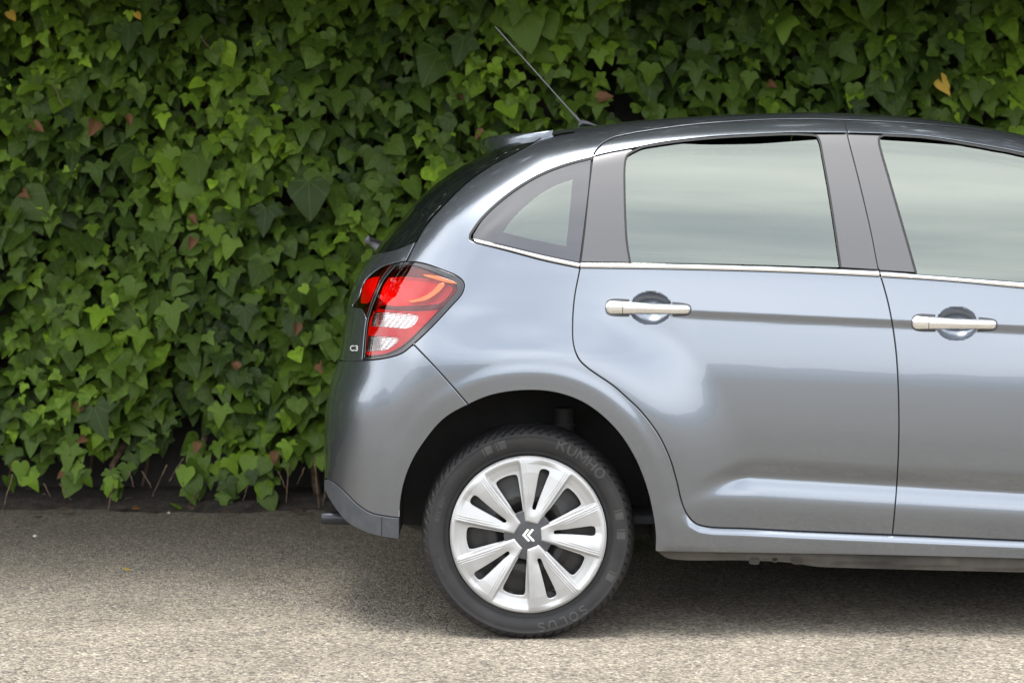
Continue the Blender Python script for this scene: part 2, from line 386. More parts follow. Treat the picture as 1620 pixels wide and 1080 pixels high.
def panel(polys, f, spacing=5, inset=1.9, flange=True, refine=(), silc=True, deep=0.014, edge=0.0014, wall=None):
    """trimmed, curved sheet with rounded, returned edges; polys[0] outer, the rest holes"""
    loops = []
    for i, P in enumerate(polys):
        P = np.asarray(P, float)
        if area(P) < 0: P = P[::-1]
        sgn = 1.0 if i == 0 else -1.0
        loops.append((P, sgn))
    fixed = []
    for P, sgn in loops:
        if silc:
            s = np.abs(sil_s(P)[0]); k = np.clip(s / 2.0, 0, 1)[:, None]
        else: k = 1.0
        Q = offset(P, -sgn * inset); fixed.append((P + (Q - P) * k, sgn, P))
    lo = fixed[0][0].min(0); hi = fixed[0][0].max(0)
    pts = []
    gx, gy = np.meshgrid(np.arange(lo[0], hi[0], spacing), np.arange(lo[1], hi[1], spacing * 0.87))
    gx[1::2] += spacing / 2
    g = np.stack([gx.ravel(), gy.ravel()], 1); pts.append(g)
    for (x0, y0, x1, y1, sp) in refine:
        gx, gy = np.meshgrid(np.arange(float(x0), x1, sp), np.arange(float(y0), y1, sp)); gx[1::2] += sp / 2
        pts[0] = pts[0][~((pts[0][:, 0] > x0) & (pts[0][:, 0] < x1) & (pts[0][:, 1] > y0) & (pts[0][:, 1] < y1))]
        pts.append(np.stack([gx.ravel(), gy.ravel()], 1))
    if silc:
        near = (SIL[:, 0] > lo[0] - 5) & (SIL[:, 0] < hi[0] + 5) & (SIL[:, 1] > lo[1] - 5) & (SIL[:, 1] < hi[1] + 5)
        if near.any():
            s_all = np.abs(sil_s(pts[0])[0]); pts[0] = pts[0][s_all > 13]
            idx = np.where(near)[0][::3]
            nin = np.stack([-ST[:, 1], ST[:, 0]], 1)
            for s in (0.35, 1.1, 2.3, 4.0, 6.2, 9.0, 12.0): pts.append(SIL[idx, :2] + nin[idx] * s)
    g = np.vstack(pts)
    ok = inside(g, fixed[0][0])
    for Q, sgn, P in fixed[1:]: ok &= ~inside(g, Q)
    g = g[ok]
    bd = np.vstack([Q for Q, _, _ in fixed]); dist = pdist(g, bd)
    if silc:
        s = np.abs(sil_s(g)[0]); thr = np.where(s < 13, np.minimum(0.3 * s + 0.1, 1.4), 1.5)
    else: thr = 0.8
    g = g[dist > thr]
    verts = [Vector(p) for p in bd.tolist()] + [Vector(p) for p in g.tolist()]
    edges = []; o = 0
    for Q, _, _ in fixed:
        n = len(Q); edges += [(o + i, o + (i + 1) % n) for i in range(n)]; o += n
    r = delaunay_2d_cdt(verts, edges, [], 0, 1e-6)
    P2 = np.array([tuple(v) for v in r[0]]); F = np.array([f_ for f_ in r[2] if len(f_) == 3])
    c = P2[F].mean(1); ok = inside(c, fixed[0][0])
    for Q, _, _ in fixed[1:]: ok &= ~inside(c, Q)
    F = F[ok]
    n, q = fnormal(f, P2, silc)
    gn = np.cross(q[F[:, 1]] - q[F[:, 0]], q[F[:, 2]] - q[F[:, 0]])
    flip = (gn * n[F].mean(1)).sum(1) < 0
    F[flip] = F[flip][:, ::-1]
    G = Geo(); G.add(q, F.tolist(), n)
    if flange:
        for Q, sgn, P in fixed:
            m = len(Q); Q1 = offset(Q, sgn * 0.8); Q2 = offset(Q, sgn * 1.0)
            n0, p0 = fnormal(f, Q, silc)
            p1 = f(Q1) + np.array([0, edge, 0]); p2 = f(Q2) + np.array([0, deep, 0])
            o2 = p1 - p0; o2[:, 1] = 0; o2 /= np.linalg.norm(o2, axis=1)[:, None] + 1e-9
            n1 = n0 + o2; n1 /= np.linalg.norm(n1, axis=1)[:, None]
            keep = np.ones(m, bool) if not silc else np.abs(sil_s(Q)[0]) > 2.5
            F2 = []
            for i in range(m):
                j = (i + 1) % m
                if keep[i] and keep[j]:
                    a = [(i, j, m + j, m + i), (m + i, m + j, 2 * m + j, 2 * m + i)]
                    F2 += a if sgn > 0 else [t[::-1] for t in a]
            G.add(np.vstack([p0, p1, p2]), F2, np.vstack([n0, n1, o2]))
    return G

def ribbon(line, w, f, uneven=None):
    A = np.asarray(line)[:, :2]; t = np.gradient(A, axis=0); t /= np.linalg.norm(t, axis=1)[:, None]
    n = np.stack([t[:, 1], -t[:, 0]], 1)
    G = Geo(); G.grid(np.stack([f(A + n * w / 2), f(A), f(A - n * w / 2)])); return G
def band(top, bot, f, bulge, n=60, m=8, power=0.5):
    def rs(c):
        c = np.asarray(c)[:, :2]; l = np.r_[0, np.cumsum(np.linalg.norm(np.diff(c, axis=0), axis=1))]; t = np.linspace(0, l[-1], n)
        return np.stack([np.interp(t, l, c[:, 0]), np.interp(t, l, c[:, 1])], 1)
    A, B = rs(top), rs(bot); rows = []
    rows.append(f(A) + np.array([0, 0.004, 0]))
    for k in range(m + 1):
        t = k / m; h = bulge * math.sin(math.pi * (0.04 + 0.92 * t)) ** power
        rows.append(f(A * (1 - t) + B * t) - np.array([0, h, 0]))
    rows.append(f(B) + np.array([0, 0.004, 0]))
    G = Geo(); G.grid(np.stack(rows)); return G

def strip(i0, i1, step=4, m=20, crown=0.0):
    idx = np.unique(np.r_[np.arange(i0, i1, step), i1]); P = SIL[idx, :2]
    p0 = pos(P, depth(P)); rays = (p0 - CAMP) / (p0[:, 1] - CAMP[1])[:, None]
    W = 2 * (YC - p0[:, 1]); rows = []
    for k in range(m + 1):
        t = k / m; q = p0.copy(); q[:, 1] = p0[:, 1] + W * t
        b = (t - t * t); q[:, 0] += W * rays[:, 0] * b; q[:, 2] += W * rays[:, 2] * b
        rows.append(q)
    G = Geo(); Pm = np.stack(rows)
    G.grid(Pm)
    da = np.gradient(Pm, axis=0); db = np.gradient(Pm, axis=1); n = np.cross(da, db)
    n /= np.linalg.norm(n, axis=2)[:, :, None]; cen = np.array([1.0, YC, 0.8])
    if ((Pm - cen) * n).sum() < 0: n = -n
    G.Nn[-1] = n.reshape(-1, 3)
    f0 = G.F[0]; V = G.V[-1]; g = np.cross(V[f0[1]] - V[f0[0]], V[f0[2]] - V[f0[0]])
    if g @ G.Nn[-1][f0[0]] < 0: G.F = [f[::-1] for f in G.F]
    return G
def si(x, y): return int(((SIL[:, 0] - x) ** 2 + (SIL[:, 1] - y) ** 2).argmin())
def SC(a, b, step=3):
    i, j = si(*a), si(*b)
    idx = np.unique(np.r_[np.arange(min(i, j), max(i, j), step), max(i, j)])
    c = SIL[idx, :2]
    return c if i < j else c[::-1]
B0 = bodymap(0.0); BLIP = bodymap(0.0, True)

# ---- traced lines of the side view
g_rear = cr([(938, 249), (932, 298), (924.5, 372), (917.5, 424), (909, 470), (906, 510), (907.5, 545), (916, 568), (930, 582), (944, 592), (971, 610.5), (993, 630), (1011, 647), (1030, 670), (1044, 691), (1060, 725), (1071, 762), (1079, 795), (1087, 813), (1100, 827), (1118, 832.5), (1180, 835.5), (1264, 839.8), (1412, 845.5)])
g_mid = cr([(1336, 190.5), (1342, 219), (1360, 290), (1378, 367), (1390, 427), (1395, 442), (1407, 487), (1417, 550), (1421.5, 620), (1422, 700), (1418, 780), (1412, 845.5)])
g_top = cr([(938, 249), (942, 240), (954, 227), (972, 218), (996, 212.5), (1046, 204.5), (1105, 197.3), (1200, 190.8), (1270, 189.3), (1336, 190.5)])
g_top2 = cr([(1336, 190.5), (1437, 195.5), (1555, 207.5), (1620, 219), (1720, 244), (1820, 278), (1920, 321), (2010, 370), (2070, 408)])
g_bot2 = cr([(1412, 845.5), (1620, 854.5), (1900, 867), (1955, 868), (1978, 858)])
g_front = cr([(2070, 408), (2030, 440), (2002, 472), (1992, 540), (1990, 640), (1992, 760), (1988, 830), (1978, 858)])
tail_edge = cr([(659, 382), (673, 358), (702, 325), (738, 290), (776, 263), (818, 240.5), (845, 226), (868, 209)])
lamp_out = cr([(622, 416.7), (644.4, 413.6), (669, 416.7), (702, 427.8), (724, 437.5), (734, 448), (731.5, 463), (711, 487), (680, 520), (653, 545), (635.6, 558.5), (613, 565.6), (573, 570)])
lamp_gap = cr([(622, 416.7), (604, 442), (591, 471), (580, 504.4), (573, 570)])
tlamp_out = cr([(622, 416.7), (607, 421), (589, 432.5), (575.6, 447), (567.8, 470), (558, 485), (572, 488.5), (580, 504.4)])
bump_gap = cr([(654, 544.4), (688, 580), (716, 611), (741, 640)])
qw_top = cr([(938, 249), (895, 260), (850, 278), (800, 310), (761, 346), (743.5, 370)])
qw_left = cr([(743.5, 370), (743, 378), (755.5, 384.6)], 2)
qw_bot = cr([(755.5, 384.6), (800, 396), (860, 412), (917.5, 424)])
skirt_top = cr([(513.6, 757), (521, 758.5), (535.5, 768), (548, 780), (565, 797), (585.5, 810.5), (608, 816), (632, 819)])
def arc_part(a, b, A=ARC):
    i = int(((A - a) ** 2).sum(1).argmin()); j = int(((A - b) ** 2).sum(1).argmin())
    return A[i:j + 1] if i < j else A[j:i + 1][::-1]

# ---- body side: C-pillar, rear wing, roof rail and sill in one pressing
side_poly = loop(cr([(644.4, 412), (659, 382)]), tail_edge, SC((868, 207.5), (2085, 411)), [(2070, 408)], rev(g_top2), rev(g_top), qw_top, qw_left, qw_bot,
                 g_rear[int(((g_rear - (917.5, 424)) ** 2).sum(1).argmin()):], g_bot2, cr([(1978, 858), (2018, 862)]),
                 cr([(2024, 885), (1990, 896), (1900, 894), (1620, 884), (1346, 877.5), (1183, 875), (1050, 873), (1036.5, 872)]),
                 rev(arc_part((741, 640), (1036.5, 872))), rev(bump_gap), rev(lamp_out[int(((lamp_out - (644, 413.6)) ** 2).sum(1).argmin()):int(((lamp_out - (653, 545)) ** 2).sum(1).argmin()) + 1]))
gs = panel([side_poly], BLIP, 5, refine=((1036, 760, 1124, 880, 2.5), (1124, 828, 1990, 882, 3.2)))
side = part('side_panel', gs, paint); part('side_panel', gs.mirrored(), paint)

# ---- rear door
sp_i = int(((g_rear - (917.5, 424)) ** 2).sum(1).argmin()); sm_i = int(((g_mid - (1391, 437)) ** 2).sum(1).argmin())
belt_b1 = cr([(917.5, 423.5), (1060, 425.5), (1200, 429), (1300, 432.8), (1391, 437.3)])
belt_t1 = cr([(919.5, 415.2), (1060, 416.5), (1200, 420.3), (1300, 424), (1389.5, 428)])
belt_b2 = cr([(1394, 437.5), (1500, 444.5), (1620, 455.6), (1800, 469), (2002, 481)])
belt_t2 = cr([(1392, 429), (1500, 437), (1620, 446.2), (1800, 460.5), (2010, 474)])
door_poly = loop(belt_b1, g_mid[sm_i:], rev(g_rear)[0:len(g_rear) - sp_i])
gd = panel([door_poly], B0, 5, refine=((950, 455, 1100, 520, 2.2), (1100, 480, 1424, 512, 3), (1110, 722, 1424, 792, 4)))
door = part('rear_door', gd, paint); fdoor_far = part('rear_door', gd.mirrored(), paint)
# painted frame over the window
ft_bot = cr([(939.5, 247.5), (968, 241), (998.5, 235.5), (1040, 227), (1075.5, 222), (1135, 216), (1200, 212.5), (1250, 210.5), (1290, 210.5), (1341, 210.8)])
frame_poly = loop(g_top, cr([(1336, 190.5), (1341, 210.8)]), rev(ft_bot))
gf = panel([frame_poly], B0, 4); part('window_frame', gf, paint, door); part('window_frame', gf.mirrored(), paint, fdoor_far)
win1_l = cr([(997, 415.5), (992, 385), (989.6, 350), (988.2, 300), (988.5, 262), (992, 246), (1004, 238)])
win1_r = cr([(1284, 213.5), (1293, 216), (1297, 224), (1302, 249), (1312.6, 308), (1322, 368), (1330, 423)])
trimA = loop(cr([(939.5, 247.5), (968, 241), (998.5, 235.5)]), [(1004, 238)], rev(win1_l), cr([(997, 415.5), (919.5, 414.5)]), rev(g_rear[:sp_i - 3]))
ga = panel([trimA], bodymap(0.002), 6, inset=1.6); part('pillar_trim', ga, trim, door); part('pillar_trim', ga.mirrored(), trim, fdoor_far)
trimB = loop(cr([(1284, 212), (1341, 212)]), g_mid[8:sm_i - 3], cr([(1388.5, 427), (1330, 423.5)]), rev(win1_r))
gb = panel([trimB], bodymap(0.002), 6, inset=1.6); part('pillar_trim', gb, trim, door); part('pillar_trim', gb.mirrored(), trim, fdoor_far)
# glass, lowered by a finger's width so a dark slot shows at the top
glass1 = loop(cr([(1004, 237.5), (1040, 229.5), (1067, 227.5), (1120, 228.8), (1200, 227.5), (1250, 224), (1297, 220.5)]), win1_r[int(len(win1_r) * .1):], cr([(1330, 423), (1200, 419), (1060, 416), (997, 415.5)]), win1_l)
gg = panel([glass1], bodymap(0.007), 8, inset=0.2, flange=False); part('window_glass', gg, winglass, door); part('window_glass', gg.mirrored(), winglass, fdoor_far)
seal_line = np.vstack([win1_l[:-1], cr([(1004, 238), (1016, 232.8), (1040, 228.5), (1075.5, 223.5), (1135, 217.8), (1200, 214.2), (1250, 212.4), (1284, 213.5)])[:-1], win1_r])
gw = ribbon(seal_line, 3.2, bodymap(0.0005)); part('window_seal', gw, rubber, door); part('window_seal', gw.mirrored(), rubber, fdoor_far)
gc = band(belt_t1, belt_b1, bodymap(0.001), 0.007); part('belt_moulding', gc, chrome, door); part('belt_moulding', gc.mirrored(), chrome, fdoor_far)

# ---- front door
door2_poly = loop(belt_b2, g_front[int(((g_front - (2002, 481)) ** 2).sum(1).argmin()):], rev(g_bot2), rev(g_mid[sm_i:]))
gd = panel([door2_poly], B0, 6, refine=((1434, 482, 1586, 546, 2.2), (1424, 490, 1760, 530, 3.2), (1424, 735, 1640, 815, 4)))
door2 = part('front_door', gd, paint); door2_far = part('front_door', gd.mirrored(), paint)
ft2_bot = cr([(1341, 210.8), (1390, 212), (1401, 212.6), (1466.6, 216.5), (1540.6, 228), (1620, 243), (1720, 270), (1820, 303), (1920, 346), (2010, 398), (2060, 434)])
frame2 = loop(g_top2, cr([(2070, 408), (2060, 434)]), rev(ft2_bot), cr([(1341, 210.8), (1336, 190.5)]))
gf = panel([frame2], B0, 5); part('window_frame', gf, paint, door2); part('window_frame', gf.mirrored(), paint, door2_far)
win2_l = cr([(1449.4, 431.5), (1431, 367), (1407, 284), (1391, 226), (1391, 218), (1399, 213.8)])
trimC = loop(g_mid[8:sm_i - 3], cr([(1392, 428), (1449.4, 431.5)]), win2_l, cr([(1399, 213.8), (1341, 212)]))
gb = panel([trimC], bodymap(0.002), 6, inset=1.6); part('pillar_trim', gb, trim, door2); part('pillar_trim', gb.mirrored(), trim, door2_far)
glass2 = loop(rev(win2_l[:-4]), belt_t2[20:], cr([(2010, 474), (2040, 436)]), cr([(2040, 424), (1920, 348), (1820, 305), (1720, 272), (1620, 245), (1560, 233.5), (1520, 230.5), (1450, 225), (1394, 221.5)]))
gg = panel([glass2], bodymap(0.007), 9, inset=0.2, flange=False); part('window_glass', gg, winglass, door2); part('window_glass', gg.mirrored(), winglass, door2_far)
seal2 = np.vstack([win2_l[:-1], cr([(1399, 213.8), (1466.6, 218), (1540.6, 229.8), (1620, 244.8), (1720, 271.5), (1820, 305), (1920, 348), (2010, 400), (2050, 432)])])
gw = ribbon(seal2, 3.4, bodymap(0.0005)); part('window_seal', gw, rubber, door2); part('window_seal', gw.mirrored(), rubber, door2_far)
gc = band(belt_t2, belt_b2, bodymap(0.001), 0.007, 90); part('belt_moulding', gc, chrome, door2); part('belt_moulding', gc.mirrored(), chrome, door2_far)

# ---- quarter window
q_in = cr([(941, 251), (896, 262.5), (851, 280.5), (802, 312), (764, 347), (748, 371)])
qchrome_t = cr([(748, 377), (800, 388.8), (860, 403.5), (918, 415.6)]); qchrome_b = cr([(755.5, 384.4), (800, 395), (860, 411), (915.5, 423)])
qpoly = loop(cr([(935.5, 252), (931.5, 298), (924, 360), (917, 414.5)]), rev(qchrome_t)[2:], rev(q_in)[0:-1])
qlight = cr([(905, 285), (885, 291.5), (865, 301.5), (845, 315), (826.7, 331), (808, 351), (797, 366.7)], 3)
qlp = loop(qlight, cr([(797, 366.7), (835.6, 376.5), (895, 389)]), cr([(895, 389), (900, 340), (905, 285)]))
gq = panel([qpoly, qlp], bodymap(0.003), 6, inset=0.8, flange=False)
qw = part('quarter_window', gq, frit, side); part('quarter_window', gq.mirrored(), frit, side)
gq = panel([qlp], bodymap(0.0032), 6, inset=-0.9, flange=False)
part('window_glass', gq, winglass, side); part('window_glass', gq.mirrored(), winglass, side)
gw = ribbon(np.vstack([qw_top, qw_left]), 4.5, bodymap(0.0012)); part('window_seal', gw, rubber, side); part('window_seal', gw.mirrored(), rubber, side)
gc = band(qchrome_t, qchrome_b, bodymap(0.0), 0.006, 40); part('belt_moulding', gc, chrome, side); part('belt_moulding', gc.mirrored(), chrome, side)

# ---- rubber behind the shut lines
gr_ = Geo()
for ln in (g_rear, g_mid, g_top, g_top2, g_bot2, g_front, bump_gap, cr([(644.4, 413), (659, 382)]), tail_edge[:-2], lamp_gap, cr([(572, 570.5), (541, 570)])):
    gr_.join(ribbon(ln, 9, bodymap(0.009)))
part('shut_line_seal', gr_, rubber, side)

# ---- tailgate, rear screen
glass_low = cr([(590, 402), (618, 397), (640, 390), (657, 382.5)])
tg_poly = loop(SC((540.5, 571), (590, 401)), glass_low, cr([(657, 382.5), (642, 412.5)]), cr([(642, 412.5), (623, 415.5)]), tlamp_out, lamp_gap[int(((lamp_gap - (580, 504.4)) ** 2).sum(1).argmin()):], cr([(573, 570), (541, 570.5)]))
gt = panel([tg_poly], B0, 5, inset=1.0); gt.join(gt.mirrored()).join(strip(si(540.5, 571), si(590, 401)))
tailgate = part('tailgate', gt, paint)
rs_poly = loop(SC((590, 401), (868, 207.5)), rev(tail_edge), rev(glass_low))
gt = panel([rs_poly], bodymap(0.001), 5, inset=1.0, flange=False); gt.join(gt.mirrored()).join(strip(si(590, 401), si(868, 207.5)))
part('rear_window', gt, blackglass, tailgate)
# badge at the lower corner of the tailgate
def text_geo(body, size, extrude=0.0006):
    cu = bpy.data.curves.new('lettering', 'FONT'); cu.body = body; cu.size = size; cu.extrude = 0.0; cu.resolution_u = 3; cu.offset = size * 0.006
    o = bpy.data.objects.new('lettering', cu); col.objects.link(o)
    dg = bpy.context.evaluated_depsgraph_get(); me = bpy.data.meshes.new_from_object(o.evaluated_get(dg))
    V = np.array([v.co[:] for v in me.vertices]); F = [tuple(p.vertices) for p in me.polygons]
    bpy.data.objects.remove(o); bpy.data.curves.remove(cu); bpy.data.meshes.remove(me)
    return V, F
def raised_text(body, size, f, h):
    """letters as low solid relief: front faces plus side walls; f maps (u, v, height) to 3-D"""
    V, F = text_geo(body, size); G = Geo(); G.add(f(V[:, :2], h), F)
    cnt = {}
    for q in F:
        for i in range(len(q)):
            e = (q[i], q[(i + 1) % len(q)]); k = tuple(sorted(e)); cnt[k] = None if k in cnt else e
    ed = [e for e in cnt.values() if e]
    Fw = []; base = len(V)
    for a, b in ed: Fw.append((a, a + base, b + base, b))
    G.add(np.vstack([f(V[:, :2], h), f(V[:, :2], 0.0)]), Fw)
    return G
gb_ = raised_text('C3', 12.5, lambda uv, h: (lambda P: pos(P, depth(P) - h - 0.0004))(np.stack([553.2 + uv[:, 0] * 0.9, 554.8 - uv[:, 1]], 1)), 0.002)
part('model_badge', gb_, badgem, tailgate, smooth=False)

# ---- rear bumper and grey plastic skirt
bp_poly = loop(SC((513.2, 757), (540.5, 569.5)), cr([(541, 570.5), (573, 570)]), rev(lamp_out)[:int(len(lamp_out) - ((lamp_out - (653, 545)) ** 2).sum(1).argmin())], bump_gap, rev(arc_part((633, 802), (741, 640))), [(632.5, 819)], rev(skirt_top))
gbp = panel([bp_poly], B0, 5); gbp.join(gbp.mirrored()).join(strip(si(514, 757), si(540.5, 570)))
part('rear_bumper', gbp, paint)
sk_poly = loop(SC((513.2, 775), (513.2, 758)), skirt_top, cr([(632, 819), (631.5, 853)]), cr([(631.5, 853), (604, 849), (580, 842.5), (552, 828.6), (533, 808), (518.5, 786), (513.4, 775)]))
gk = panel([sk_poly], bodymap(-0.004), 4, deep=0.02); gk.join(gk.mirrored()).join(strip(si(513.2, 775), si(513.2, 756), 3))
sk = part('bumper_skirt', gk, skirtm)
gk = ribbon(cr([(604, 817.5), (603.5, 848)]), 1.6, bodymap(-0.0046)); part('skirt_joint', gk, rubber, sk)

# ---- roof, windscreen, bonnet, nose
part('roof', strip(si(868, 207.5), si(1660, 223), 6), paint)
part('windscreen', strip(si(1660, 223), si(2110, 425), 6), blackglass)
gn = strip(si(2110, 425), si(2560, 563), 6); part('bonnet', gn, paint)
fw = loop(rev(g_front), SC((2095, 416), (2590, 580)), cr([(2590, 580), (2540, 640), (2480, 690), (2470, 740)]), cr([(2470, 740), (2431, 790)]), rev(arc_part((2430, 790), (2024, 872), ARC2))[::-1], cr([(2024, 866), (1978, 858)]))
gw = panel([fw], B0, 7); part('front_wing', gw, paint); part('front_wing', gw.mirrored(), paint)
hl = loop(SC((2590, 580), (2700, 700)), cr([(2700, 700), (2600, 680), (2540, 640)]), cr([(2540, 640), (2590, 580)]))
gh = panel([hl], bodymap(0.0), 7); part('headlight', gh, blackglass, label='dark glass headlight'); part('headlight', gh.mirrored(), blackglass, label='dark glass headlight')
fb = loop(cr([(2540, 640), (2600, 680), (2700, 700)]), SC((2700, 702), (2610, 898)), cr([(2600, 900), (2450, 885), (2427, 865)]), rev(arc_part((2427, 865), (2431, 790), ARC2)), cr([(2431, 790), (2470, 740)]), cr([(2470, 740), (2480, 690), (2540, 640)]))
gfb = panel([fb], B0, 7); gfb.join(gfb.mirrored()).join(strip(si(2565, 565), si(2605, 899), 6)); part('front_bumper', gfb, paint)

# ---- door handles
def handle(dx, dy, parent):
    G = Geo(); rows = []
    xs = np.r_[958.3, 958.9, 960.5, 963.5, 968, np.linspace(976, 1076, 26), 1083, 1087.5, 1090, 1091.2, 1091.7]
    for x in xs:
        t = (x - 958) / 133.7
        cy = 486.2 + 3.4 * t; h = 10.8 - 3.6 * t
        e = min(1, (x - 958) / 9.0, (1092 - x) / 7.5); e = math.sqrt(max(0.0, 1 - (1 - max(e, 0)) ** 2)); hh = h * (0.25 + 0.75 * e) if e > 0.05 else h * 0.12
        lift = 0.030 * (0.35 + 0.65 * math.sin(math.pi * min(1, max(0, t))) ** 0.6) * (0.4 + 0.6 * e)
        if abs(x - 984) < 0.1: pass
        row = []
        for k in range(28):
            a = 2 * math.pi * k / 28; ca, sa = math.cos(a), math.sin(a)
            yy = cy + hh * ca; oo = lift * 0.55 + lift * 0.45 * sa
            bd = 0.02 + 0  # nominal flank depth at the handle
            row.append(pos(np.array([[x + dx, yy + dy]]), np.array([base_d - oo]))[0])
        rows.append(row)
    P = np.array(rows); G.grid(P, close=True)
    G.add(P[0], [tuple(range(28))]); G.add(P[-1], [tuple(range(28))[::-1]])
    h = part('door_handle', G, chrome, parent)
    # joint of the fixed end cap
    J = Geo(); x = 984.5; t = (x - 958) / 133.7; cy = 486.2 + 3.4 * t; hh = 10.8 - 3.6 * t + 0.25
    lift = 0.030 * (0.35 + 0.65 * math.sin(math.pi * t) ** 0.6); rr = []
    for xx in (x, x + 1.1):
        row = []
        for k in range(11):
            a = math.pi * (0.02 + 0.96 * k / 10); ca, sa = math.cos(a), math.sin(a)
            row.append(pos(np.array([[xx + dx, cy + dy + hh * ca]]), np.array([base_d - lift * 0.55 - (lift * 0.45 + 0.0004) * sa]))[0])
        rr.append(row)
    J.grid(np.array(rr)); part('handle_joint', J, rubber, h)
    # dark grey outline panels that paint in the handle's shadow rim
    shadow_rim = loop(cr([(958 + dx, 487 + dy), (959.5 + dx, 478 + dy), (966 + dx, 473.6 + dy), (1020 + dx, 476 + dy), (1085 + dx, 480.5 + dy), (1092 + dx, 484 + dy), (1093.6 + dx, 490 + dy), (1091 + dx, 496.5 + dy), (1084 + dx, 499 + dy), (1020 + dx, 500 + dy), (966 + dx, 498.8 + dy), (959.5 + dx, 495 + dy), (957.6 + dx, 487.3 + dy)], 2))
    bowl = np.array([(1029.5 + (484 if dx else 0) + 34.5 * math.cos(a), 487.5 + (24.5 if dx else 0) + 40 * math.sin(a)) for a in np.linspace(0, 2 * math.pi, 60, endpoint=False)])
    for sd in (-1, 1):
        pp = shadow_rim[(np.sign(shadow_rim[:, 0] - (1029.5 + (484 if dx else 0))) == sd) & (np.abs(shadow_rim[:, 0] - (1029.5 + (484 if dx else 0))) > 33)]
        q = panel([pp], bodymap(-0.0012), 4, inset=0.1, flange=True, deep=0.004); part('handle_shadow_rim', q, capm, h)
    return h
base_d = float(depth(np.array([[1000.0, 520.0]]))[0]) ; base_d = float(depth(np.array([[980.0, 487.0]]))[0]) + 0.004
handle(0, 0, door)
base_d = float(depth(np.array([[1464.0, 511.0]]))[0]) + 0.004
handle(484.5, 24.0, door2)

# ---- tail lamps
main_lens = loop(lamp_out, rev(lamp_gap))
red = loop(cr([(626, 421), (650, 419.5), (678, 428), (702, 437.5), (720, 449), (723, 458), (716, 468), (690, 497), (667, 520.5), (648, 540), (632, 552), (612, 560.5), (577.5, 565)]), cr([(577.5, 565), (583, 507), (594, 473), (607, 444), (626, 421)]))
w1 = loop(cr([(592, 494), (640, 495.5), (660, 498)]), cr([(660, 498), (662, 501), (654, 514.5), (641, 519.8)]), cr([(641, 519.8), (612, 517), (587.5, 516)]), cr([(587.5, 516), (592, 494)]))
w2 = loop(cr([(583.5, 532), (610, 532.5), (630, 534)]), cr([(630, 534), (630, 538), (614, 551.5), (580.5, 555.5)]), cr([(580.5, 555.5), (583.5, 532)]))
def tail_lamp(mir):
    M = (lambda g: g.mirrored()) if mir else (lambda g: g)
    h = part('tail_lamp', M(panel([offset(main_lens, 0), red], bodymap(-0.001), 4, inset=1.2, refine=())), lampblack)
    part('red_lens', M(panel([red, w1, w2], bodymap(-0.0005), 4, inset=0.1, flange=False)), redlens, h)
    part('clear_lens', M(panel([w1], bodymap(-0.0004), 4, inset=0.0, flange=False)), clearlens, h)
    part('clear_lens', M(panel([w2], bodymap(-0.0004), 4, inset=0.0, flange=False)), clearlens, h)
    back = bodymap(0.034)
    part('lamp_backing', M(panel([offset(main_lens if area(main_lens) > 0 else main_lens[::-1], -3)], back, 6, inset=0, flange=False)), redbase, h)
    # reflector chambers: shallow tubs with their own walls
    ch1 = loop(cr([(616, 439), (650, 438), (690, 443), (712, 451)]), cr([(712, 451), (716, 457), (704, 474), (694, 481)]), cr([(694, 481), (650, 484), (612, 482), (600, 472)]), cr([(600, 472), (607, 452), (616, 439)]))
    def tub(poly, f0, f1, n=4): return panel([poly], lambda P: f0(P) + np.array([0, 0.010, 0]) * (ss(pdist(P, poly), 0, 7)[:, None]), 3, inset=0.8, flange=True, deep=0.012)
    part('reflector', M(tub(ch1, bodymap(0.012), None)), reflm, h)
    dark = loop(cr([(602, 483.5), (650, 485.5), (697, 482)]), cr([(697, 482), (692, 488.5)]), cr([(692, 488.5), (650, 490), (600, 487.5)]), [(600, 486)])
    part('lamp_divider', M(panel([dark], bodymap(0.004), 3, inset=0.2, deep=0.02)), lampblack, h)
    top = loop(cr([(626, 424), (650, 422.5), (680, 431), (706, 441.5), (712, 449)]), cr([(712, 449), (690, 441), (650, 436), (616, 437)]), [(620, 430)])
    part('lamp_divider', M(panel([top], bodymap(0.006), 3, inset=0.2, deep=0.02)), lampblack, h)
    lowp = loop(cr([(598, 489), (650, 491.5), (694, 490)]), cr([(694, 490), (668, 517), (646, 538), (630, 550), (610, 559), (579, 562)]), cr([(579, 562), (584, 508), (598, 489)]))
    part('reflector', M(panel([lowp, offset(w1 if area(w1) > 0 else w1[::-1], 1), offset(w2 if area(w2) > 0 else w2[::-1], 1)], bodymap(0.012), 4, inset=0.5, deep=0.012)), reflm, h)
    for wp in (w1, w2):
        part('reflector', M(panel([offset(wp if area(wp) > 0 else wp[::-1], 3)], lambda P: bodymap(0.016)(P) + np.array([0, 0.007, 0]) * np.sin(P[:, 1:2] * 0.85 + 0.12 * P[:, 0:1])**2, 1.6, inset=0, flange=False)), chrome, h)
    for a, b in (((668, 437, 3.6), (690, 440, 4.5), (722, 449, 1.6)), ) and ():
        pass
    am1 = loop(cr([(668, 435), (695, 438.5), (722, 447.5)]), cr([(722, 447.5), (700, 444.5), (668, 435)]))
    am1 = np.array([(669, 434.6), (680, 435.3), (692, 437.2), (706, 441.5), (722, 448.2), (710, 447.2), (696, 443.6), (684, 440.0), (674, 437.0)])
    am2 = np.array([(648, 475.5), (660, 473), (674, 467.5), (687, 458.5), (695.5, 448.5), (703, 449.2), (697, 458.5), (686, 467.5), (673, 474.5), (660, 477), (649, 477.6)])
    for am in (am1, am2): part('amber_reflector', M(panel([loop(cr(np.vstack([am, am[:1]]), 2.5))], bodymap(-0.0014), 2.5, inset=0.1, deep=0.001, edge=0.0003)), orangem, h)
    return h
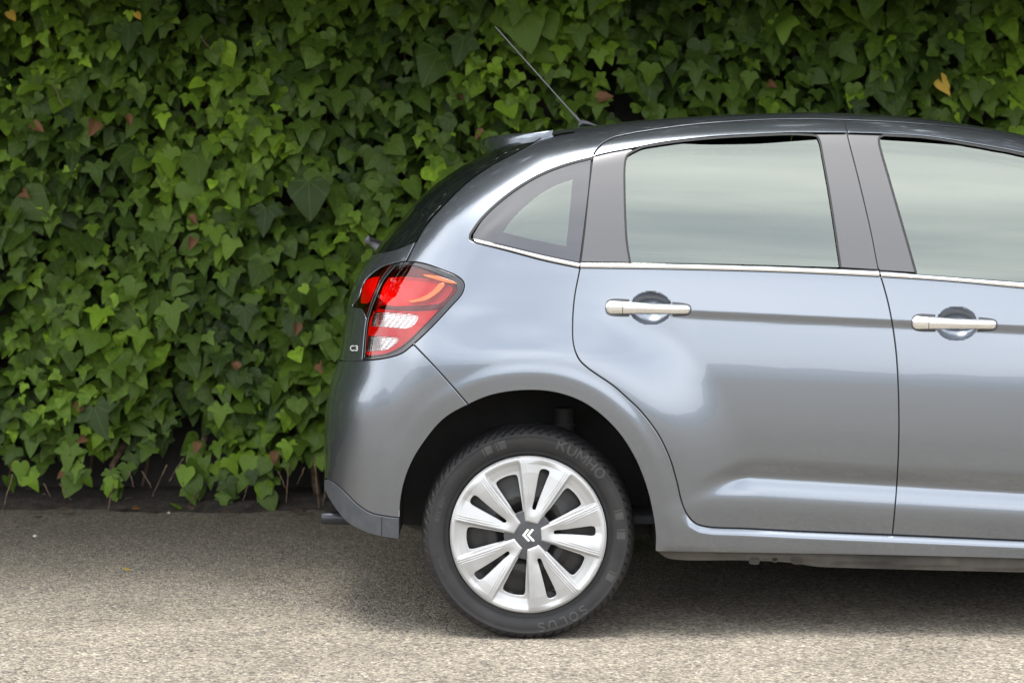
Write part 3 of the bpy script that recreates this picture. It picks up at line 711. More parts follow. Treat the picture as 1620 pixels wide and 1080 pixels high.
tail_lamp(False); tail_lamp(True)
tl = loop(tlamp_out, cr([(580, 504.4), (591, 471), (604, 442), (622, 416.7)]))
tl_ch = loop(cr([(580, 443), (592, 439), (600.5, 438)]), cr([(600.5, 438), (589, 466), (583, 478.5), (571, 479)]), cr([(571, 479), (573, 458), (580, 443)]))
for mir in (False, True):
    M = (lambda g: g.mirrored()) if mir else (lambda g: g)
    h = part('tailgate_lamp', M(panel([tl], bodymap(-0.0005), 4, inset=1.6, flange=True)), redlens, tailgate)
    h['label'] = 'dark red lamp on the tailgate edge'
for mir in (False, True):
    M = (lambda g: g.mirrored()) if mir else (lambda g: g)
    part('lamp_backing', M(panel([tl], bodymap(0.022), 5, inset=2, flange=False)), lampblack, tailgate)
    part('reflector', M(panel([tl_ch], bodymap(0.008), 3, inset=0.4, deep=0.01)), reflm, tailgate)

# ---- simple solids used below
def lathe_y(prof, n=96, c=(0, 0, 0)):      # (radius, y) about an axis along Y
    P = np.zeros((len(prof), n, 3)); a = np.linspace(0, 2 * math.pi, n, endpoint=False)
    for i, (r, y) in enumerate(prof): P[i, :, 0] = c[0] + r * np.cos(a); P[i, :, 1] = c[1] + y; P[i, :, 2] = c[2] + r * np.sin(a)
    return Geo().grid(P, close=True)
def tube(pts, rad, n=10, caps=True):
    A = np.asarray(pts, float); rad = np.broadcast_to(rad, (len(A),)); t = np.gradient(A, axis=0); t /= np.linalg.norm(t, axis=1)[:, None] + 1e-12
    up = np.array([0, 0, 1.0]) if abs(t[0, 2]) < 0.9 else np.array([1.0, 0, 0]); rows = []
    u = np.cross(t[0], up); u /= np.linalg.norm(u)
    for i in range(len(A)):
        u = u - t[i] * (u @ t[i]); u /= np.linalg.norm(u); vv = np.cross(t[i], u)
        rows.append([A[i] + rad[i] * (math.cos(a) * u + math.sin(a) * vv) for a in np.linspace(0, 2 * math.pi, n, endpoint=False)])
    G = Geo(); G.grid(np.array(rows), close=True)
    if caps: G.add(rows[0], [tuple(range(n))]); G.add(rows[-1], [tuple(range(n))[::-1]])
    return G
def rbox(x0, x1, y0, y1, z0, z1, r=0.02, k=3):   # box with softened edges (superellipse sections)
    G = Geo(); rows = []; m = 24
    zs = [z0, z0 + r * .3, z0 + r] + [z1 - r, z1 - r * .3, z1]; sc_ = [1 - 2 * r / (x1 - x0) * .9, 1 - 2 * r / (x1 - x0) * .3, 1, 1, 1 - 2 * r / (x1 - x0) * .3, 1 - 2 * r / (x1 - x0) * .9]
    cx, cy, hx, hy = (x0 + x1) / 2, (y0 + y1) / 2, (x1 - x0) / 2, (y1 - y0) / 2
    for z, s in zip(zs, sc_):
        row = []
        for a in np.linspace(0, 2 * math.pi, m, endpoint=False):
            ca, sa = math.cos(a), math.sin(a)
            row.append((cx + hx * s * np.sign(ca) * abs(ca) ** .35, cy + hy * (1 - (1 - s) * hx / hy) * np.sign(sa) * abs(sa) ** .35, z))
        rows.append(row)
    G.grid(np.array(rows), close=True); G.add(rows[0], [tuple(range(m))[::-1]]); G.add(rows[-1], [tuple(range(m))]); return G
def px(x, y, d): return pos(np.array([[x, y]], float), d)[0]

# ---- spoiler over the rear screen
prof = np.array([(763.5, 219), (768, 216), (776, 214.3), (800, 212.6), (830, 211), (859, 209.8), (873, 209.5), (862, 217.5), (845, 227), (824, 236.5), (806, 243.5), (785, 243), (768, 239.8), (764, 234)])
sp_prof = cr(np.vstack([prof, prof[:1]]), 2.5)[:-1]
Yn = 0.30; G = Geo(); rows = []
base = pos(sp_prof, .45); xr = base[:, 0].max(); zc_ = base[:, 2].max()
for y, fx, fz in [(.285, .10, .75), (.287, .24, .90), (.292, .35, .97), (.305, .46, 1), (.328, .58, 1), (.36, .70, 1), (.40, .81, 1), (.45, .90, 1), (.52, .97, 1), (.60, 1.02, 1), (.70, 1.05, 1), (YC, 1.06, 1)]:
    q = base.copy(); q[:, 0] = xr + (q[:, 0] - xr) * fx; q[:, 2] = zc_ + (q[:, 2] - zc_) * fz; q[:, 1] = y; rows.append(q)
rows2 = [r.copy() for r in rows[:-1]][::-1]
for r in rows2: r[:, 1] = 2 * YC - r[:, 1]
Pm = np.stack(rows + rows2); G.grid(Pm, close=True); G.add(Pm[0], [tuple(range(Pm.shape[1]))]); G.add(Pm[-1], [tuple(range(Pm.shape[1]))[::-1]])
spoiler = part('spoiler', G, paint, tailgate)
G = ribbon(cr([(868, 217.5), (885, 212.6), (909, 208.6)]), 2.2, bodymap(-0.006)); part('roof_ditch_trim', G, chrome, side)

# ---- aerial: base, mast, wound coil
Y_ANT = YC
fin = [(915, 199, 7.0, 6), (917, 195, 6.5, 6), (922, 192.5, 6, 7), (930, 194, 5, 9), (940, 197, 3, 9), (950, 199.5, 1.2, 6)]
G = Geo(); rows = []
for x, y, hh, wd in fin:
    c0 = px(x, y, Y_ANT); row = []
    for a in np.linspace(0, 2 * math.pi, 16, endpoint=False):
        row.append(c0 + np.array([0, math.cos(a) * wd / S * 2.2, math.sin(a) * hh / S * 0.9 - 0.004]))
    rows.append(row)
G.grid(np.array(rows), close=True); G.add(rows[0], [tuple(range(16))]); G.add(rows[-1], [tuple(range(16))[::-1]])
g0 = px(918, 197, Y_ANT); aer = part('aerial', G, antm)
a0, a1 = px(918, 193, Y_ANT), px(783, 42, Y_ANT)
ts = np.linspace(0, 1, 30)[:, None]; line = a0 * (1 - ts) + a1 * ts
part('mast', tube(line, np.interp(ts[:, 0], [0, .12, .16, 1], [.0046, .0034, .0019, .0013]), 8), antm, aer)
dr = (a1 - a0) / np.linalg.norm(a1 - a0); u = np.cross(dr, [0, 1, 0]); u /= np.linalg.norm(u); vv = np.cross(dr, u)
turns = 62; tt = np.linspace(0.16, 0.99, turns * 8)
hel = np.array([a0 * (1 - t) + a1 * t + (0.0022 - 0.0007 * t) * (math.cos(2 * math.pi * turns * (t - .16) / .83) * u + math.sin(2 * math.pi * turns * (t - .16) / .83) * vv) for t in tt])
part('coil_winding', tube(hel, 0.0008, 5), antcoil, aer)

# ---- rear wiper
wp0 = px(606, 398, YC); wp1 = px(579, 377, YC)
G = tube([wp0, wp0 * .65 + wp1 * .35, wp0 * .6 + wp1 * .4, wp0 * .25 + wp1 * .75, wp0 * .2 + wp1 * .8, wp1], [.014, .014, .011, .010, .0135, .012], 14)
wiper = part('rear_wiper', G, antm, tailgate)
arm = [wp1 + np.array([0.012, 0, 0]), px(606, 385, YC - .10), px(634, 366, YC - .22), px(662, 346, YC - .34)]
part('wiper_arm', tube(cr(np.array(arm), .02) if False else arm, .006, 8), rubber, wiper)

# ---- exhaust
e0, e1 = px(509.5, 819, 0.40), px(600, 819, 0.40)
G = Geo(); rr = []
for x, r in [(e0[0], .0188), (e0[0] - .001, .0205), (e0[0] + .001, .0215), (e0[0] + .05, .0215), (e1[0], .0215)]:
    rr.append([(x, e0[1] + r * math.cos(a), e0[2] + r * math.sin(a)) for a in np.linspace(0, 2 * math.pi, 28, endpoint=False)])
rr.insert(0, [(e0[0] + .04, e0[1] + .0185 * math.cos(a), e0[2] + .0185 * math.sin(a)) for a in np.linspace(0, 2 * math.pi, 28, endpoint=False)])
G.grid(np.array(rr), close=True); ex = part('exhaust_tip', G, darkchrome)
G = tube([(e1[0] + .0, .40, e1[2]), (e1[0] + .08, .42, e1[2] + .01), (e1[0] + .16, .46, e1[2] + .05)], .017, 12)
G.join(tube([(-.33, .46, .36), (-.32, 1.25, .36)], [.09, .09], 20)); part('silencer', G, underm, ex)

# ---- wheel arches, underbody, sill seam, cabin
def arch(A, y1=0.34):
    P = offset_arc(A, 3.0); a = pos(P, np.clip(depth(P), 0, .1) + 0.012); b = a.copy(); b[:, 1] = y1
    G = Geo(); G.grid(np.stack([a, (a + b) / 2, b])); c = b.mean(0); c[2] = b[:, 2].min()
    G.add(np.vstack([b, c]), [(i, i + 1, len(b)) for i in range(len(b) - 1)])
    return G
def offset_arc(A, d):
    t = np.gradient(A, axis=0); t /= np.linalg.norm(t, axis=1)[:, None]; n = np.stack([t[:, 1], -t[:, 0]], 1)
    c = A.mean(0); sg = np.sign(((A - c) * n).sum(1).mean()); return A + n * d * sg
for A in (ARC, ARC2):
    g = arch(A); part('wheel_arch_liner', g, linerm); part('wheel_arch_liner', g.mirrored(), linerm)
G = tube([px(893, 645, .22), px(893, 668, .22), px(892, 760, .2)], [.030, .030, .024], 14)
G.join(tube([px(893, 668, .22), px(893, 673, .22)], .036, 14)); strut = part('damper', G, linerm); part('damper', G.mirrored(), steelm)
g = Geo(); x0, x1 = px(1042, 0, .1)[0], px(2010, 0, .1)[0]
g.join(rbox(x0, x1, .09, 2 * YC - .09, .205, .30, .02)); g.join(rbox(px(620, 0, .3)[0], x0, .34, 2 * YC - .34, .25, .45, .03)); g.join(rbox(x1, px(2600, 0, 0)[0], .34, 2 * YC - .34, .23, .5, .03))
g.join(rbox(px(700, 0, .3)[0], px(960, 0, .3)[0], .2, 2 * YC - .2, .27, .33, .02))
part('underbody', g, underm)
sl_t = cr([(1040, 869), (1183, 872), (1346, 874.5), (1620, 881), (2010, 893)]); sl_b = cr([(1044, 874), (1057, 882), (1183, 885.5), (1250, 889), (1290, 895), (1346, 897.5), (1620, 904.5), (2010, 915)])
sp = loop(sl_t, rev(sl_b))
notch = [np.array([(x, y), (x + 14, y + .5), (x + 14, y + 7), (x, y + 6)]) for x, y in ((1186, 883), (1253, 886.5))]
hole = np.array([(1226 + 4.6 * math.cos(a), 885.0 + 4.2 * math.sin(a)) for a in np.linspace(0, 2 * math.pi, 12, endpoint=False)])
def seammap(P):
    d = np.interp(P[:, 1] - .046 * (P[:, 0] - 1100), [860, 876, 880, 900], [.05, .05, .056, .062]); return pos(P, d)
g = panel([sp, hole], seammap, 6, inset=0.2, silc=False, deep=0.006); part('sill_seam', g, weldm); part('sill_seam', g.mirrored(), weldm)
for x in (1186, 1253): part('jacking_point', (panel([cr(np.array([(x, 884), (x + 3, 881.5), (x + 13, 882), (x + 15, 886), (x + 14, 891), (x, 890), (x, 884.5)]), 2)], lambda P: seammap(P) - np.array([0, .003, 0]), 3, inset=.1, silc=False, deep=.004)), underm)
def seat(xc, y0, y1, zb=.42, bench=False):
    g = rbox(xc, xc + .46, y0, y1, zb, zb + .13, .03)
    b = rbox(-.06, .06, y0, y1, 0, .56, .04); b.V = [v @ np.array([[math.cos(.35), 0, -math.sin(.35)], [0, 1, 0], [math.sin(.35), 0, math.cos(.35)]]).T @ np.diag([-1, 1, 1]) for v in b.V]
    b.V = [v * np.array([1, 1, 1]) + np.array([xc + .02, 0, zb + .08]) for v in b.V]; g.join(b)
    for yy in ((y0 + y1) / 2,) if not bench else (y0 + .2, y1 - .2):
        g.join(rbox(xc - .24, xc - .14, yy - .12, yy + .12, zb + .62, zb + .78, .03))
    return g
part('front_seat', seat(1.25, .28, .74), clothm); part('front_seat', seat(1.25, .98, 1.44), clothm); part('rear_bench', seat(.40, .25, 1.47, .44, True), clothm)
part('dashboard', rbox(1.95, 2.25, .2, 1.52, .55, .84, .06), clothm)
part('parcel_shelf', rbox(-.22, .14, .26, 1.46, .84, .86, .008), clothm)
part('cabin_floor', rbox(-.25, 2.1, .12, 1.6, .31, .335, .008), clothm)

# ------------------------------------------------------------------ wheels
KW = 1 / S * 1.0035; WR = 123.5
def wcover(P):
    x, y = P[:, 0] / WR, -P[:, 1] / WR; r = np.hypot(x, y); th = np.degrees(np.arctan2(y, x))
    k = np.round((th - 3.7) / 72); a = np.radians(th - (3.7 + 72 * k)); u, w_ = r * np.cos(a), r * np.sin(a)
    o = np.interp(r, [0, .2, .45, .74, .82, .90, .955, .985, 1.0], [9, 8.5, 5, -1.5, -2, 1.5, 7.5, 6.5, 1.0])
    e = (.028 + .375 * u - np.abs(w_)) / 1.068; e = np.minimum(e, (u - .155) * 1.1)
    vv = ss(e, -.005, .030)
    top = np.interp(r, [0, .2, .5, .8, .93, .975, 1.0], [10, 14.5, 15.5, 14, 10.5, 6.5, 1.0])
    slotc = np.abs(w_ - (.015 - .01 * u)) ; inner = np.clip((slotc - .05 * u) / (.20 * u + .02), 0, 1)
    top = top - 8.0 * (1 - inner) ** 1.2 * ss(r, .22, .4) * (1 - ss(r, .9, .98))
    rid = ((e - .034) / .034); groove = 0
    o = o * (1 - vv) + (top - groove) * vv
    return np.stack([P[:, 0] * KW, -o * 0.001, -P[:, 1] * KW], 1)
def wnorm_fix(): pass
circ = np.array([(WR * math.cos(a), WR * math.sin(a)) for a in np.linspace(0, 2 * math.pi, 240, endpoint=False)])
def polar(u, w_, ang): a = R(ang); return ((u * math.cos(a) - w_ * math.sin(a)) * WR, -(u * math.sin(a) + w_ * math.cos(a)) * WR)
holes = []
for k in range(5):
    ax = 3.7 + 72 * k
    sl = [(.335, -.018), (.32, .002), (.335, .026)] + [(.45, .034), (.6, .046), (.74, .056), (.82, .058), (.855, .045), (.87, .0), (.855, -.048), (.82, -.058), (.74, -.050), (.6, -.036), (.45, -.024)]
    holes.append(cr([polar(u, w_ * 1.18 + 0.012 - .02 * u, ax) for u, w_ in sl + sl[:1]], 2.2)[:-1])
    wn = [(.30, -.050), (.28, 0), (.30, .05), (.45, .086), (.60, .122), (.70, .142), (.745, .135), (.762, .10), (.775, 0), (.762, -.10), (.745, -.135), (.70, -.142), (.60, -.122), (.45, -.086)]
    holes.append(cr([polar(u * (1.03 if u > .5 else 1), w_ * 1.04, ax + 36) for u, w_ in wn + wn[:1]], 2.2)[:-1])
CAMP_SAVE = CAMP.copy(); CAMP[:] = (0, -6, 0)
gcover = panel([circ] + holes, wcover, 1.3, inset=0.3, silc=False, deep=0.012, edge=0.0006)
capo = []
for a in np.linspace(0, 360, 150, endpoint=False):
    b = ((a - 39.7 + 36) % 72) - 36; capo.append(((.185 + .125 * (1 - ss(abs(b), 12, 23))) * WR * math.cos(R(a)), -(.185 + .125 * (1 - ss(abs(b), 12, 23))) * WR * math.sin(R(a))))
def capmap(P):
    r = np.linalg.norm(P, axis=1) / WR; o = np.interp(r, [0, .1, .17, .2, .3, .32], [12.2, 12.0, 11.2, 10.4, 8.6, 7.5])
    return np.stack([P[:, 0] * KW, -o * .001, -P[:, 1] * KW], 1)
gcap = panel([np.array(capo)], capmap, 3, inset=0.3, silc=False, deep=0.01)
sth = []
for k in range(10):
    a = R(22 + 36 * k); sth.append(np.array([(.71 * WR * math.cos(a) + 8.5 * math.cos(b) , -.71 * WR * math.sin(a) + 7 * math.sin(b)) for b in np.linspace(0, 2 * math.pi, 16, endpoint=False)]))
def steelmap(P):
    r = np.linalg.norm(P, axis=1) / WR; o = np.interp(r, [0, .3, .42, .5, .6, .8, .95, 1], [-38, -36, -22, -20, -30, -36, -26, -20]); return np.stack([P[:, 0] * KW, -o * .001, -P[:, 1] * KW], 1)
gsteel = panel([circ * .99] + sth, steelmap, 5, inset=.3, silc=False, deep=.01)
gsteel.join(lathe_y([(.001, .085), (.10, .085), (.13, .10), (.2, .10), (.212, .12), (.205, .19), (.001, .19)], 48))
chev = []
for ax_, tx_, bx_ in ((-10.2, -1.6, -.2), (-1.9, 7.0, 8.6)):
    chev.append(.84 * np.array([(ax_, 0), (tx_, -10.6), (tx_ + 2.4, -9.8), (ax_ + 3.2, .2), (bx_ + 2.4, 10.2), (bx_ + .2, 11.2)]))
gch = Geo()
for c in chev: gch.join(panel([loop(*[cr([c[i], c[(i + 1) % len(c)]], 1.5) for i in range(len(c))])], lambda P: capmap(P) - np.array([0, .0012, 0]), 1.5, inset=.1, silc=False, deep=.0015, edge=.0002))
CAMP[:] = CAMP_SAVE
# tyre
TR = .3045; FLAT = -.2975
profT = [(.206, .060), (.211, .036), (.2165, .026), (.2215, .0185), (.227, .0150), (.232, .0160), (.236, .0128), (.245, .0085), (.256, .0058), (.268, .0052), (.277, .0066), (.2795, .0052), (.2815, .0070), (.2835, .0086), (.286, .0104), (.2882, .0122), (.2905, .0146), (.2925, .0172), (.2943, .0202), (.2960, .0240), (.2976, .0285), (.2990, .0335), (.3002, .038), (.3012, .043), (.3020, .048), (.3025, .052), (.3030, .0545), (.2965, .0555), (.2965, .0605), (.3033, .0615), (.3040, .075), (.3042, .082), (.2975, .083), (.2975, .089), (.3043, .090), (.3045, .1)]
prof = profT + [(r, .2 - y) for r, y in profT[::-1][1:]]
NT = 816; Pt = np.zeros((len(prof), NT, 3)); a = np.linspace(0, 2 * math.pi, NT, endpoint=False)
for i, (r, y) in enumerate(prof):
    yy = min(y, .2 - y); rr = np.full(NT, r)
    dyv = 0
    if .008 < yy < .054 and r > .283:
        ph = (a * 68 / (2 * math.pi) + (yy * 30 if y < .1 else -yy * 30)) % 1.0
        cut = np.where(ph < .20, 1.0, 0) * ss(yy, .0085, .0125)
        rr = r - cut * .0045; dyv = cut * .0045 * (1 - ss(yy, .02, .045)) * (1 if y < .1 else -1)
    elif yy > .06:
        ph = (a * 70 / (2 * math.pi) + yy * 18) % 1.0; rr = r - np.where(ph < .12, .003, 0)
    z = rr * np.sin(a); x = rr * np.cos(a)
    zc = np.where(z < FLAT, FLAT - .0002, z); sq = np.clip((-z - .24) / .06, 0, 1)
    Pt[i, :, 0] = x * (1 + .01 * sq); Pt[i, :, 1] = y + dyv ; Pt[i, :, 2] = zc
gt_ = Geo().grid(Pt, close=True)
# relief lettering on the sidewall
def sidew(r): return np.interp(r, [q[0] for q in profT[:26]], [q[1] for q in profT[:26]])
def arctext(body, size, r0, ang0, h=.0009):
    def f(uv, hh):
        r = r0 + uv[:, 1]; a = R(ang0) - uv[:, 0] / r0
        return np.stack([r * np.cos(a), sidew(r) - hh - .0001, r * np.sin(a)], 1)
    return raised_text(body, size, f, h)
GLY = {'K': (.82, [[(0, 0), (0, 1)], [(.75, 1), (.02, .42)], [(.25, .60), (.80, 0)]]), 'U': (.80, [[(0, 1), (0, .32), (.12, .06), (.38, 0), (.64, .06), (.76, .32), (.76, 1)]]),
       'M': (1.0, [[(0, 0), (0, 1), (.48, .30), (.96, 1), (.96, 0)]]), 'H': (.80, [[(0, 0), (0, 1)], [(.76, 0), (.76, 1)], [(0, .5), (.76, .5)]]),
       'O': (.90, [[(.44 + .44 * math.sin(t_), .5 + .5 * math.cos(t_)) for t_ in np.linspace(0, 2 * math.pi, 25)]]),
       'S': (.74, [[(.70, .84), (.50, .98), (.22, .98), (.04, .82), (.06, .62), (.34, .50), (.64, .38), (.70, .18), (.52, .02), (.22, 0), (.0, .14)]]), 'L': (.70, [[(0, 1), (0, 0), (.62, 0)]])}
def strokes(word, cap, gap, wd, r0, ang0, h):
    def m3(uv, hh):
        r = r0 + uv[:, 1]; a_ = R(ang0) - uv[:, 0] / r0
        return np.stack([r * np.cos(a_), sidew(r) - hh, r * np.sin(a_)], 1)
    out_ = []; x = 0
    for ch in word:
        adv, segs = GLY[ch]; G = Geo()
        for sgm in segs:
            A = np.array(sgm, float) * cap + [x, 0]; n_ = 6 if len(A) < 8 else 2
            A = np.concatenate([np.linspace(A[i], A[i + 1], n_, endpoint=False) for i in range(len(A) - 1)] + [A[-1:]])
            t_ = np.gradient(A, axis=0); t_ /= np.linalg.norm(t_, axis=1)[:, None]; nn_ = np.stack([-t_[:, 1], t_[:, 0]], 1)
            G.grid(np.stack([m3(A + nn_ * wd * .5, -.0002), m3(A + nn_ * wd * .38, h), m3(A - nn_ * wd * .38, h), m3(A - nn_ * wd * .5, -.0002)]))
        out_.append(G); x += adv * cap + gap
    return out_
LET = strokes('KUMHO', .0265, .0085, .0062, .2525, 71.5, .0011) + strokes('SOLUS', .0235, .0125, .0050, .2530, -52, .0009) + [ arctext('R15  82H', .0180, .254, 172, .0005), arctext('TUBELESS', .0105, .258, 205, .0004)]
def arcbar(a0, a1, r0, r1, h=.0007):
    n = 6; A = np.linspace(R(a0), R(a1), n); rows = []
    for r in np.linspace(r0, r1, 6): rows.append(np.stack([r * np.cos(A), np.full(n, sidew(r) - h), r * np.sin(A)], 1))
    return Geo().grid(np.stack(rows))
BARS = []
for b0 in (113, 104, 9, -3, 330):
    BARS += [arcbar(b0, b0 + 4.5, .250, .274), arcbar(b0 + 5.3, b0 + 6.2, .250, .274)]
ME_LET = [g.mesh('sidewall_lettering', letterm, smooth=False) for g in LET]; ME_BAR = [g.mesh('sidewall_bar', letterm) for g in BARS]
RIDGES = []
for k in range(5):
    for sd in (-1, 1):
        for e_ in (.040, .068, .096):
            rows = []
            u0 = .30 if e_ < .05 else (.36 if e_ < .08 else .46)
            us = np.linspace(u0, .925 - .25 * (e_ - .04), 34); base_ = sd * (.028 + .375 * us - e_ * 1.068); sl_ = sd * .375
            for off, hh in ((-1.25, -.0006), (-.55, .0007), (.55, .0007), (1.25, -.0006)):
                P = np.array([polar(u_, b_ + off / WR, 3.7 + 72 * k) for u_, b_ in zip(us, base_)]); q = wcover(P); q[:, 1] -= hh; rows.append(q)
            RIDGES.append(Geo().grid(np.stack(rows)).mesh('cover_ridge', coverm))
me_steel = gsteel.mesh('wheel', steelm); me_tyre = gt_.mesh('tyre', tyrem); me_cov = gcover.mesh('wheel_cover', coverm); me_cap = gcap.mesh('hub_cap', capm)
me_ch = gch.mesh('chevron_emblem', badgem)
me_v = tube([(.0, .03, 0), (.0, -.001, .0)], [.0045, .0035], 8).mesh('tyre_valve', rubber)
WD = 0.018
def put_wheel(x, y, rz):
    wpos = Vector((x, y, -FLAT))
    wh = link('wheel', me_steel, car, wpos - CARLOC); wh.rotation_euler = (0, 0, rz)
    for nm, me in (('tyre', me_tyre), ('wheel_cover', me_cov), ('hub_cap', me_cap), ('chevron_emblem', me_ch), ('tyre_valve', me_v), *[('sidewall_lettering', q) for q in ME_LET], *[('sidewall_bar', q) for q in ME_BAR], *[('cover_ridge', q) for q in RIDGES]):
        o = link(nm, me, wh)
        if nm == 'tyre_valve': o.location = (.182 * math.cos(R(-67)), .012, .182 * math.sin(R(-67)))
    return wh
wx = px(835.7, 845, WD)[0]; wx2 = wx + 2.466
for x_ in (wx, wx2):
    put_wheel(x_, WD, 0); put_wheel(x_, 2 * YC - WD, math.pi)

# ------------------------------------------------------------------ ground
asph = mat('road_aggregate', (0.3, 0.28, 0.25), 0.85)
t = asph.node_tree; l = t.links.new; b = bsdf(asph); b.inputs['Specular IOR Level'].default_value = 0.25
tcn = N(t, 'ShaderNodeTexCoord')
v1 = N(t, 'ShaderNodeTexVoronoi'); v1.inputs['Scale'].default_value = 145; v2 = N(t, 'ShaderNodeTexVoronoi'); v2.inputs['Scale'].default_value = 70
n1 = N(t, 'ShaderNodeTexNoise'); n1.inputs['Scale'].default_value = 2.1; n1.inputs['Detail'].default_value = 9; n1.inputs['Roughness'].default_value = .62
n2 = N(t, 'ShaderNodeTexNoise'); n2.inputs['Scale'].default_value = 30; n2.inputs['Detail'].default_value = 5
for n_ in (v1, v2, n1, n2): l(tcn.outputs['Object'], n_.inputs['Vector'])
sep = N(t, 'ShaderNodeSeparateColor'); l(v1.outputs['Color'], sep.inputs['Color'])
r1 = N(t, 'ShaderNodeValToRGB'); e = r1.color_ramp.elements
e[0].position = 0; e[0].color = (.11, .098, .088, 1); e[1].position = 1; e[1].color = (.56, .52, .47, 1)
for p_, c_ in ((.12, (.19, .168, .145, 1)), (.32, (.272, .246, .200, 1)), (.7, (.335, .305, .250, 1)), (.9, (.43, .390, .315, 1))):
    q = e.new(p_); q.color = c_
l(sep.outputs['Red'], r1.inputs['Fac'])
sep2 = N(t, 'ShaderNodeSeparateColor'); l(v2.outputs['Color'], sep2.inputs['Color'])
r2 = N(t, 'ShaderNodeValToRGB'); r2.color_ramp.elements[0].position = .05; r2.color_ramp.elements[0].color = (.62, .62, .64, 1); r2.color_ramp.elements[1].position = .55; r2.color_ramp.elements[1].color = (1.08, 1.06, 1.03, 1)
l(sep2.outputs['Green'], r2.inputs['Fac'])
m1 = N(t, 'ShaderNodeMix', data_type='RGBA', blend_type='MULTIPLY'); m1.inputs[0].default_value = 0.8
l(r1.outputs['Color'], m1.inputs[6]); l(r2.outputs['Color'], m1.inputs[7])
r3 = N(t, 'ShaderNodeValToRGB'); r3.color_ramp.elements[0].position = .3; r3.color_ramp.elements[0].color = (.74, .73, .73, 1); r3.color_ramp.elements[1].position = .62; r3.color_ramp.elements[1].color = (1.06, 1.05, 1.04, 1)
l(n1.outputs['Fac'], r3.inputs['Fac'])
m2 = N(t, 'ShaderNodeMix', data_type='RGBA', blend_type='MULTIPLY'); m2.inputs[0].default_value = 1
l(m1.outputs[2], m2.inputs[6]); l(r3.outputs['Color'], m2.inputs[7])
# road colour multiplied darker towards the foot of the hedge, with a ragged edge
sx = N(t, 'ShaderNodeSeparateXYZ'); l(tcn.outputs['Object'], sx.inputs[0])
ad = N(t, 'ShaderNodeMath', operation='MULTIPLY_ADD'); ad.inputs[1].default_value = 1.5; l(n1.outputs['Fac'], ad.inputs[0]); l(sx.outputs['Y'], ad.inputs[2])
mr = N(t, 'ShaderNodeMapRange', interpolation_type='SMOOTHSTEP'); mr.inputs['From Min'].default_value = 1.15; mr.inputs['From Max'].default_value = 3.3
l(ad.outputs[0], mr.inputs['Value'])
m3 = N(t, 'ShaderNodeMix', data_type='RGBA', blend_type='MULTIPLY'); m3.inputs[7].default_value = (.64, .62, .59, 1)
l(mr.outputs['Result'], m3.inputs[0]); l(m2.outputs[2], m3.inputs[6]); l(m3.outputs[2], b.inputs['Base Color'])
bm = N(t, 'ShaderNodeBump'); bm.inputs['Strength'].default_value = .8; bm.inputs['Distance'].default_value = .004
hm = N(t, 'ShaderNodeMath', operation='MULTIPLY_ADD'); hm.inputs[1].default_value = -1.2; l(v1.outputs['Distance'], hm.inputs[0]); l(n2.outputs['Fac'], hm.inputs[2])
l(hm.outputs[0], bm.inputs['Height']); v1.inputs['Randomness'].default_value = 1.0; l(bm.outputs['Normal'], b.inputs['Normal'])
def grid_z(x0, x1, y0, y1, nx, ny, fz):
    X, Y = np.meshgrid(np.linspace(x0, x1, nx), np.linspace(y0, y1, ny)); return np.stack([X, Y, fz(X, Y)], 2)
g = Geo(); s_ = 700
g.add([(-s_, -s_, 0), (s_, -s_, 0), (s_, s_, 0), (-s_, s_, 0)], [(0, 1, 2, 3)])
ground = link('road', g.mesh('road', asph, smooth=False)); prop(ground, 'pale worn road surface of coarse stone aggregate under the car', kind='structure')

# low terrain all around, far off, behind the photographer (what the door panels mirror at eye level)
hillm = add_noise(mat('distant_hills', (.08, .10, .06), 1.0), (.10, .12, .125), (.23, .25, .26), .06, .4, .6, 6)  # distance haze is mixed into this pale bluish hill colour
rows = []; na = 720; A = np.linspace(0, 2 * math.pi, na, endpoint=False)
for rr_, hz in ((60, -.3), (64, 2.2), (75, 4.0), (110, 6.5), (170, 7.0), (300, -1)):
    hh = hz * (1 + .22 * np.sin(A * 5 + rr_) + .16 * np.sin(A * 13 + 1.3 + rr_ * .1) + .14 * np.sin(A * 31 + rr_) + .12 * np.abs(np.sin(A * 57 + 2 * rr_)) + .10 * np.abs(np.sin(A * 101 + rr_))) if hz > 0 else np.full(na, hz)
    rows.append(np.stack([rr_ * np.cos(A), rr_ * np.sin(A), hh], 1))
hills = link('hills', Geo().grid(np.stack(rows), close=True).mesh('hills', hillm)); prop(hills, 'low scrubby hills far around the parking area', kind='structure')

# soil strip at the foot of the hedge
HYD = 2.50
CANOPY_Y = 0.0
soilm = add_noise(mat('dark_soil', (.03, .024, .018), .95), (.014, .011, .009), (.055, .042, .03), 30, .3, .7, 6, bump=.8, bump_scale=70, dist=.006)
def soilz(X, Y):
    v = np.zeros_like(X)
    for k in range(14):
        v += np.sin(X * (3 + 5.1 * k) + k * 1.7) * np.cos(Y * (4 + 4.3 * k) + k) / (2 + k)
    wob_ = .045 * np.sin(X * 2.3 + 1) + .03 * np.sin(X * 6.1) + .022 * np.sin(X * 14.7 + 2) + .014 * np.sin(X * 37)
    edge = np.clip((Y - (HYD + .09 + wob_)) / .16, 0, 1)
    return -.012 + .038 * edge + .006 * v * edge + .008 * edge
soil = link('soil_bed', Geo().grid(grid_z(-13, 14, HYD - .02, HYD + .9, 900, 42, soilz)).mesh('soil_bed', soilm)); prop(soil, 'strip of dark bare soil at the foot of the ivy', kind='structure')
wallm = add_noise(mat('wall_render', (.05, .045, .04), .9), (.022, .020, .018), (.05, .045, .038), 6, .35, .7, 6, bump=.4, bump_scale=25, dist=.01)
g = rbox(-13, 14, HYD + .62, HYD + .84, -.05, 3.5, .01)
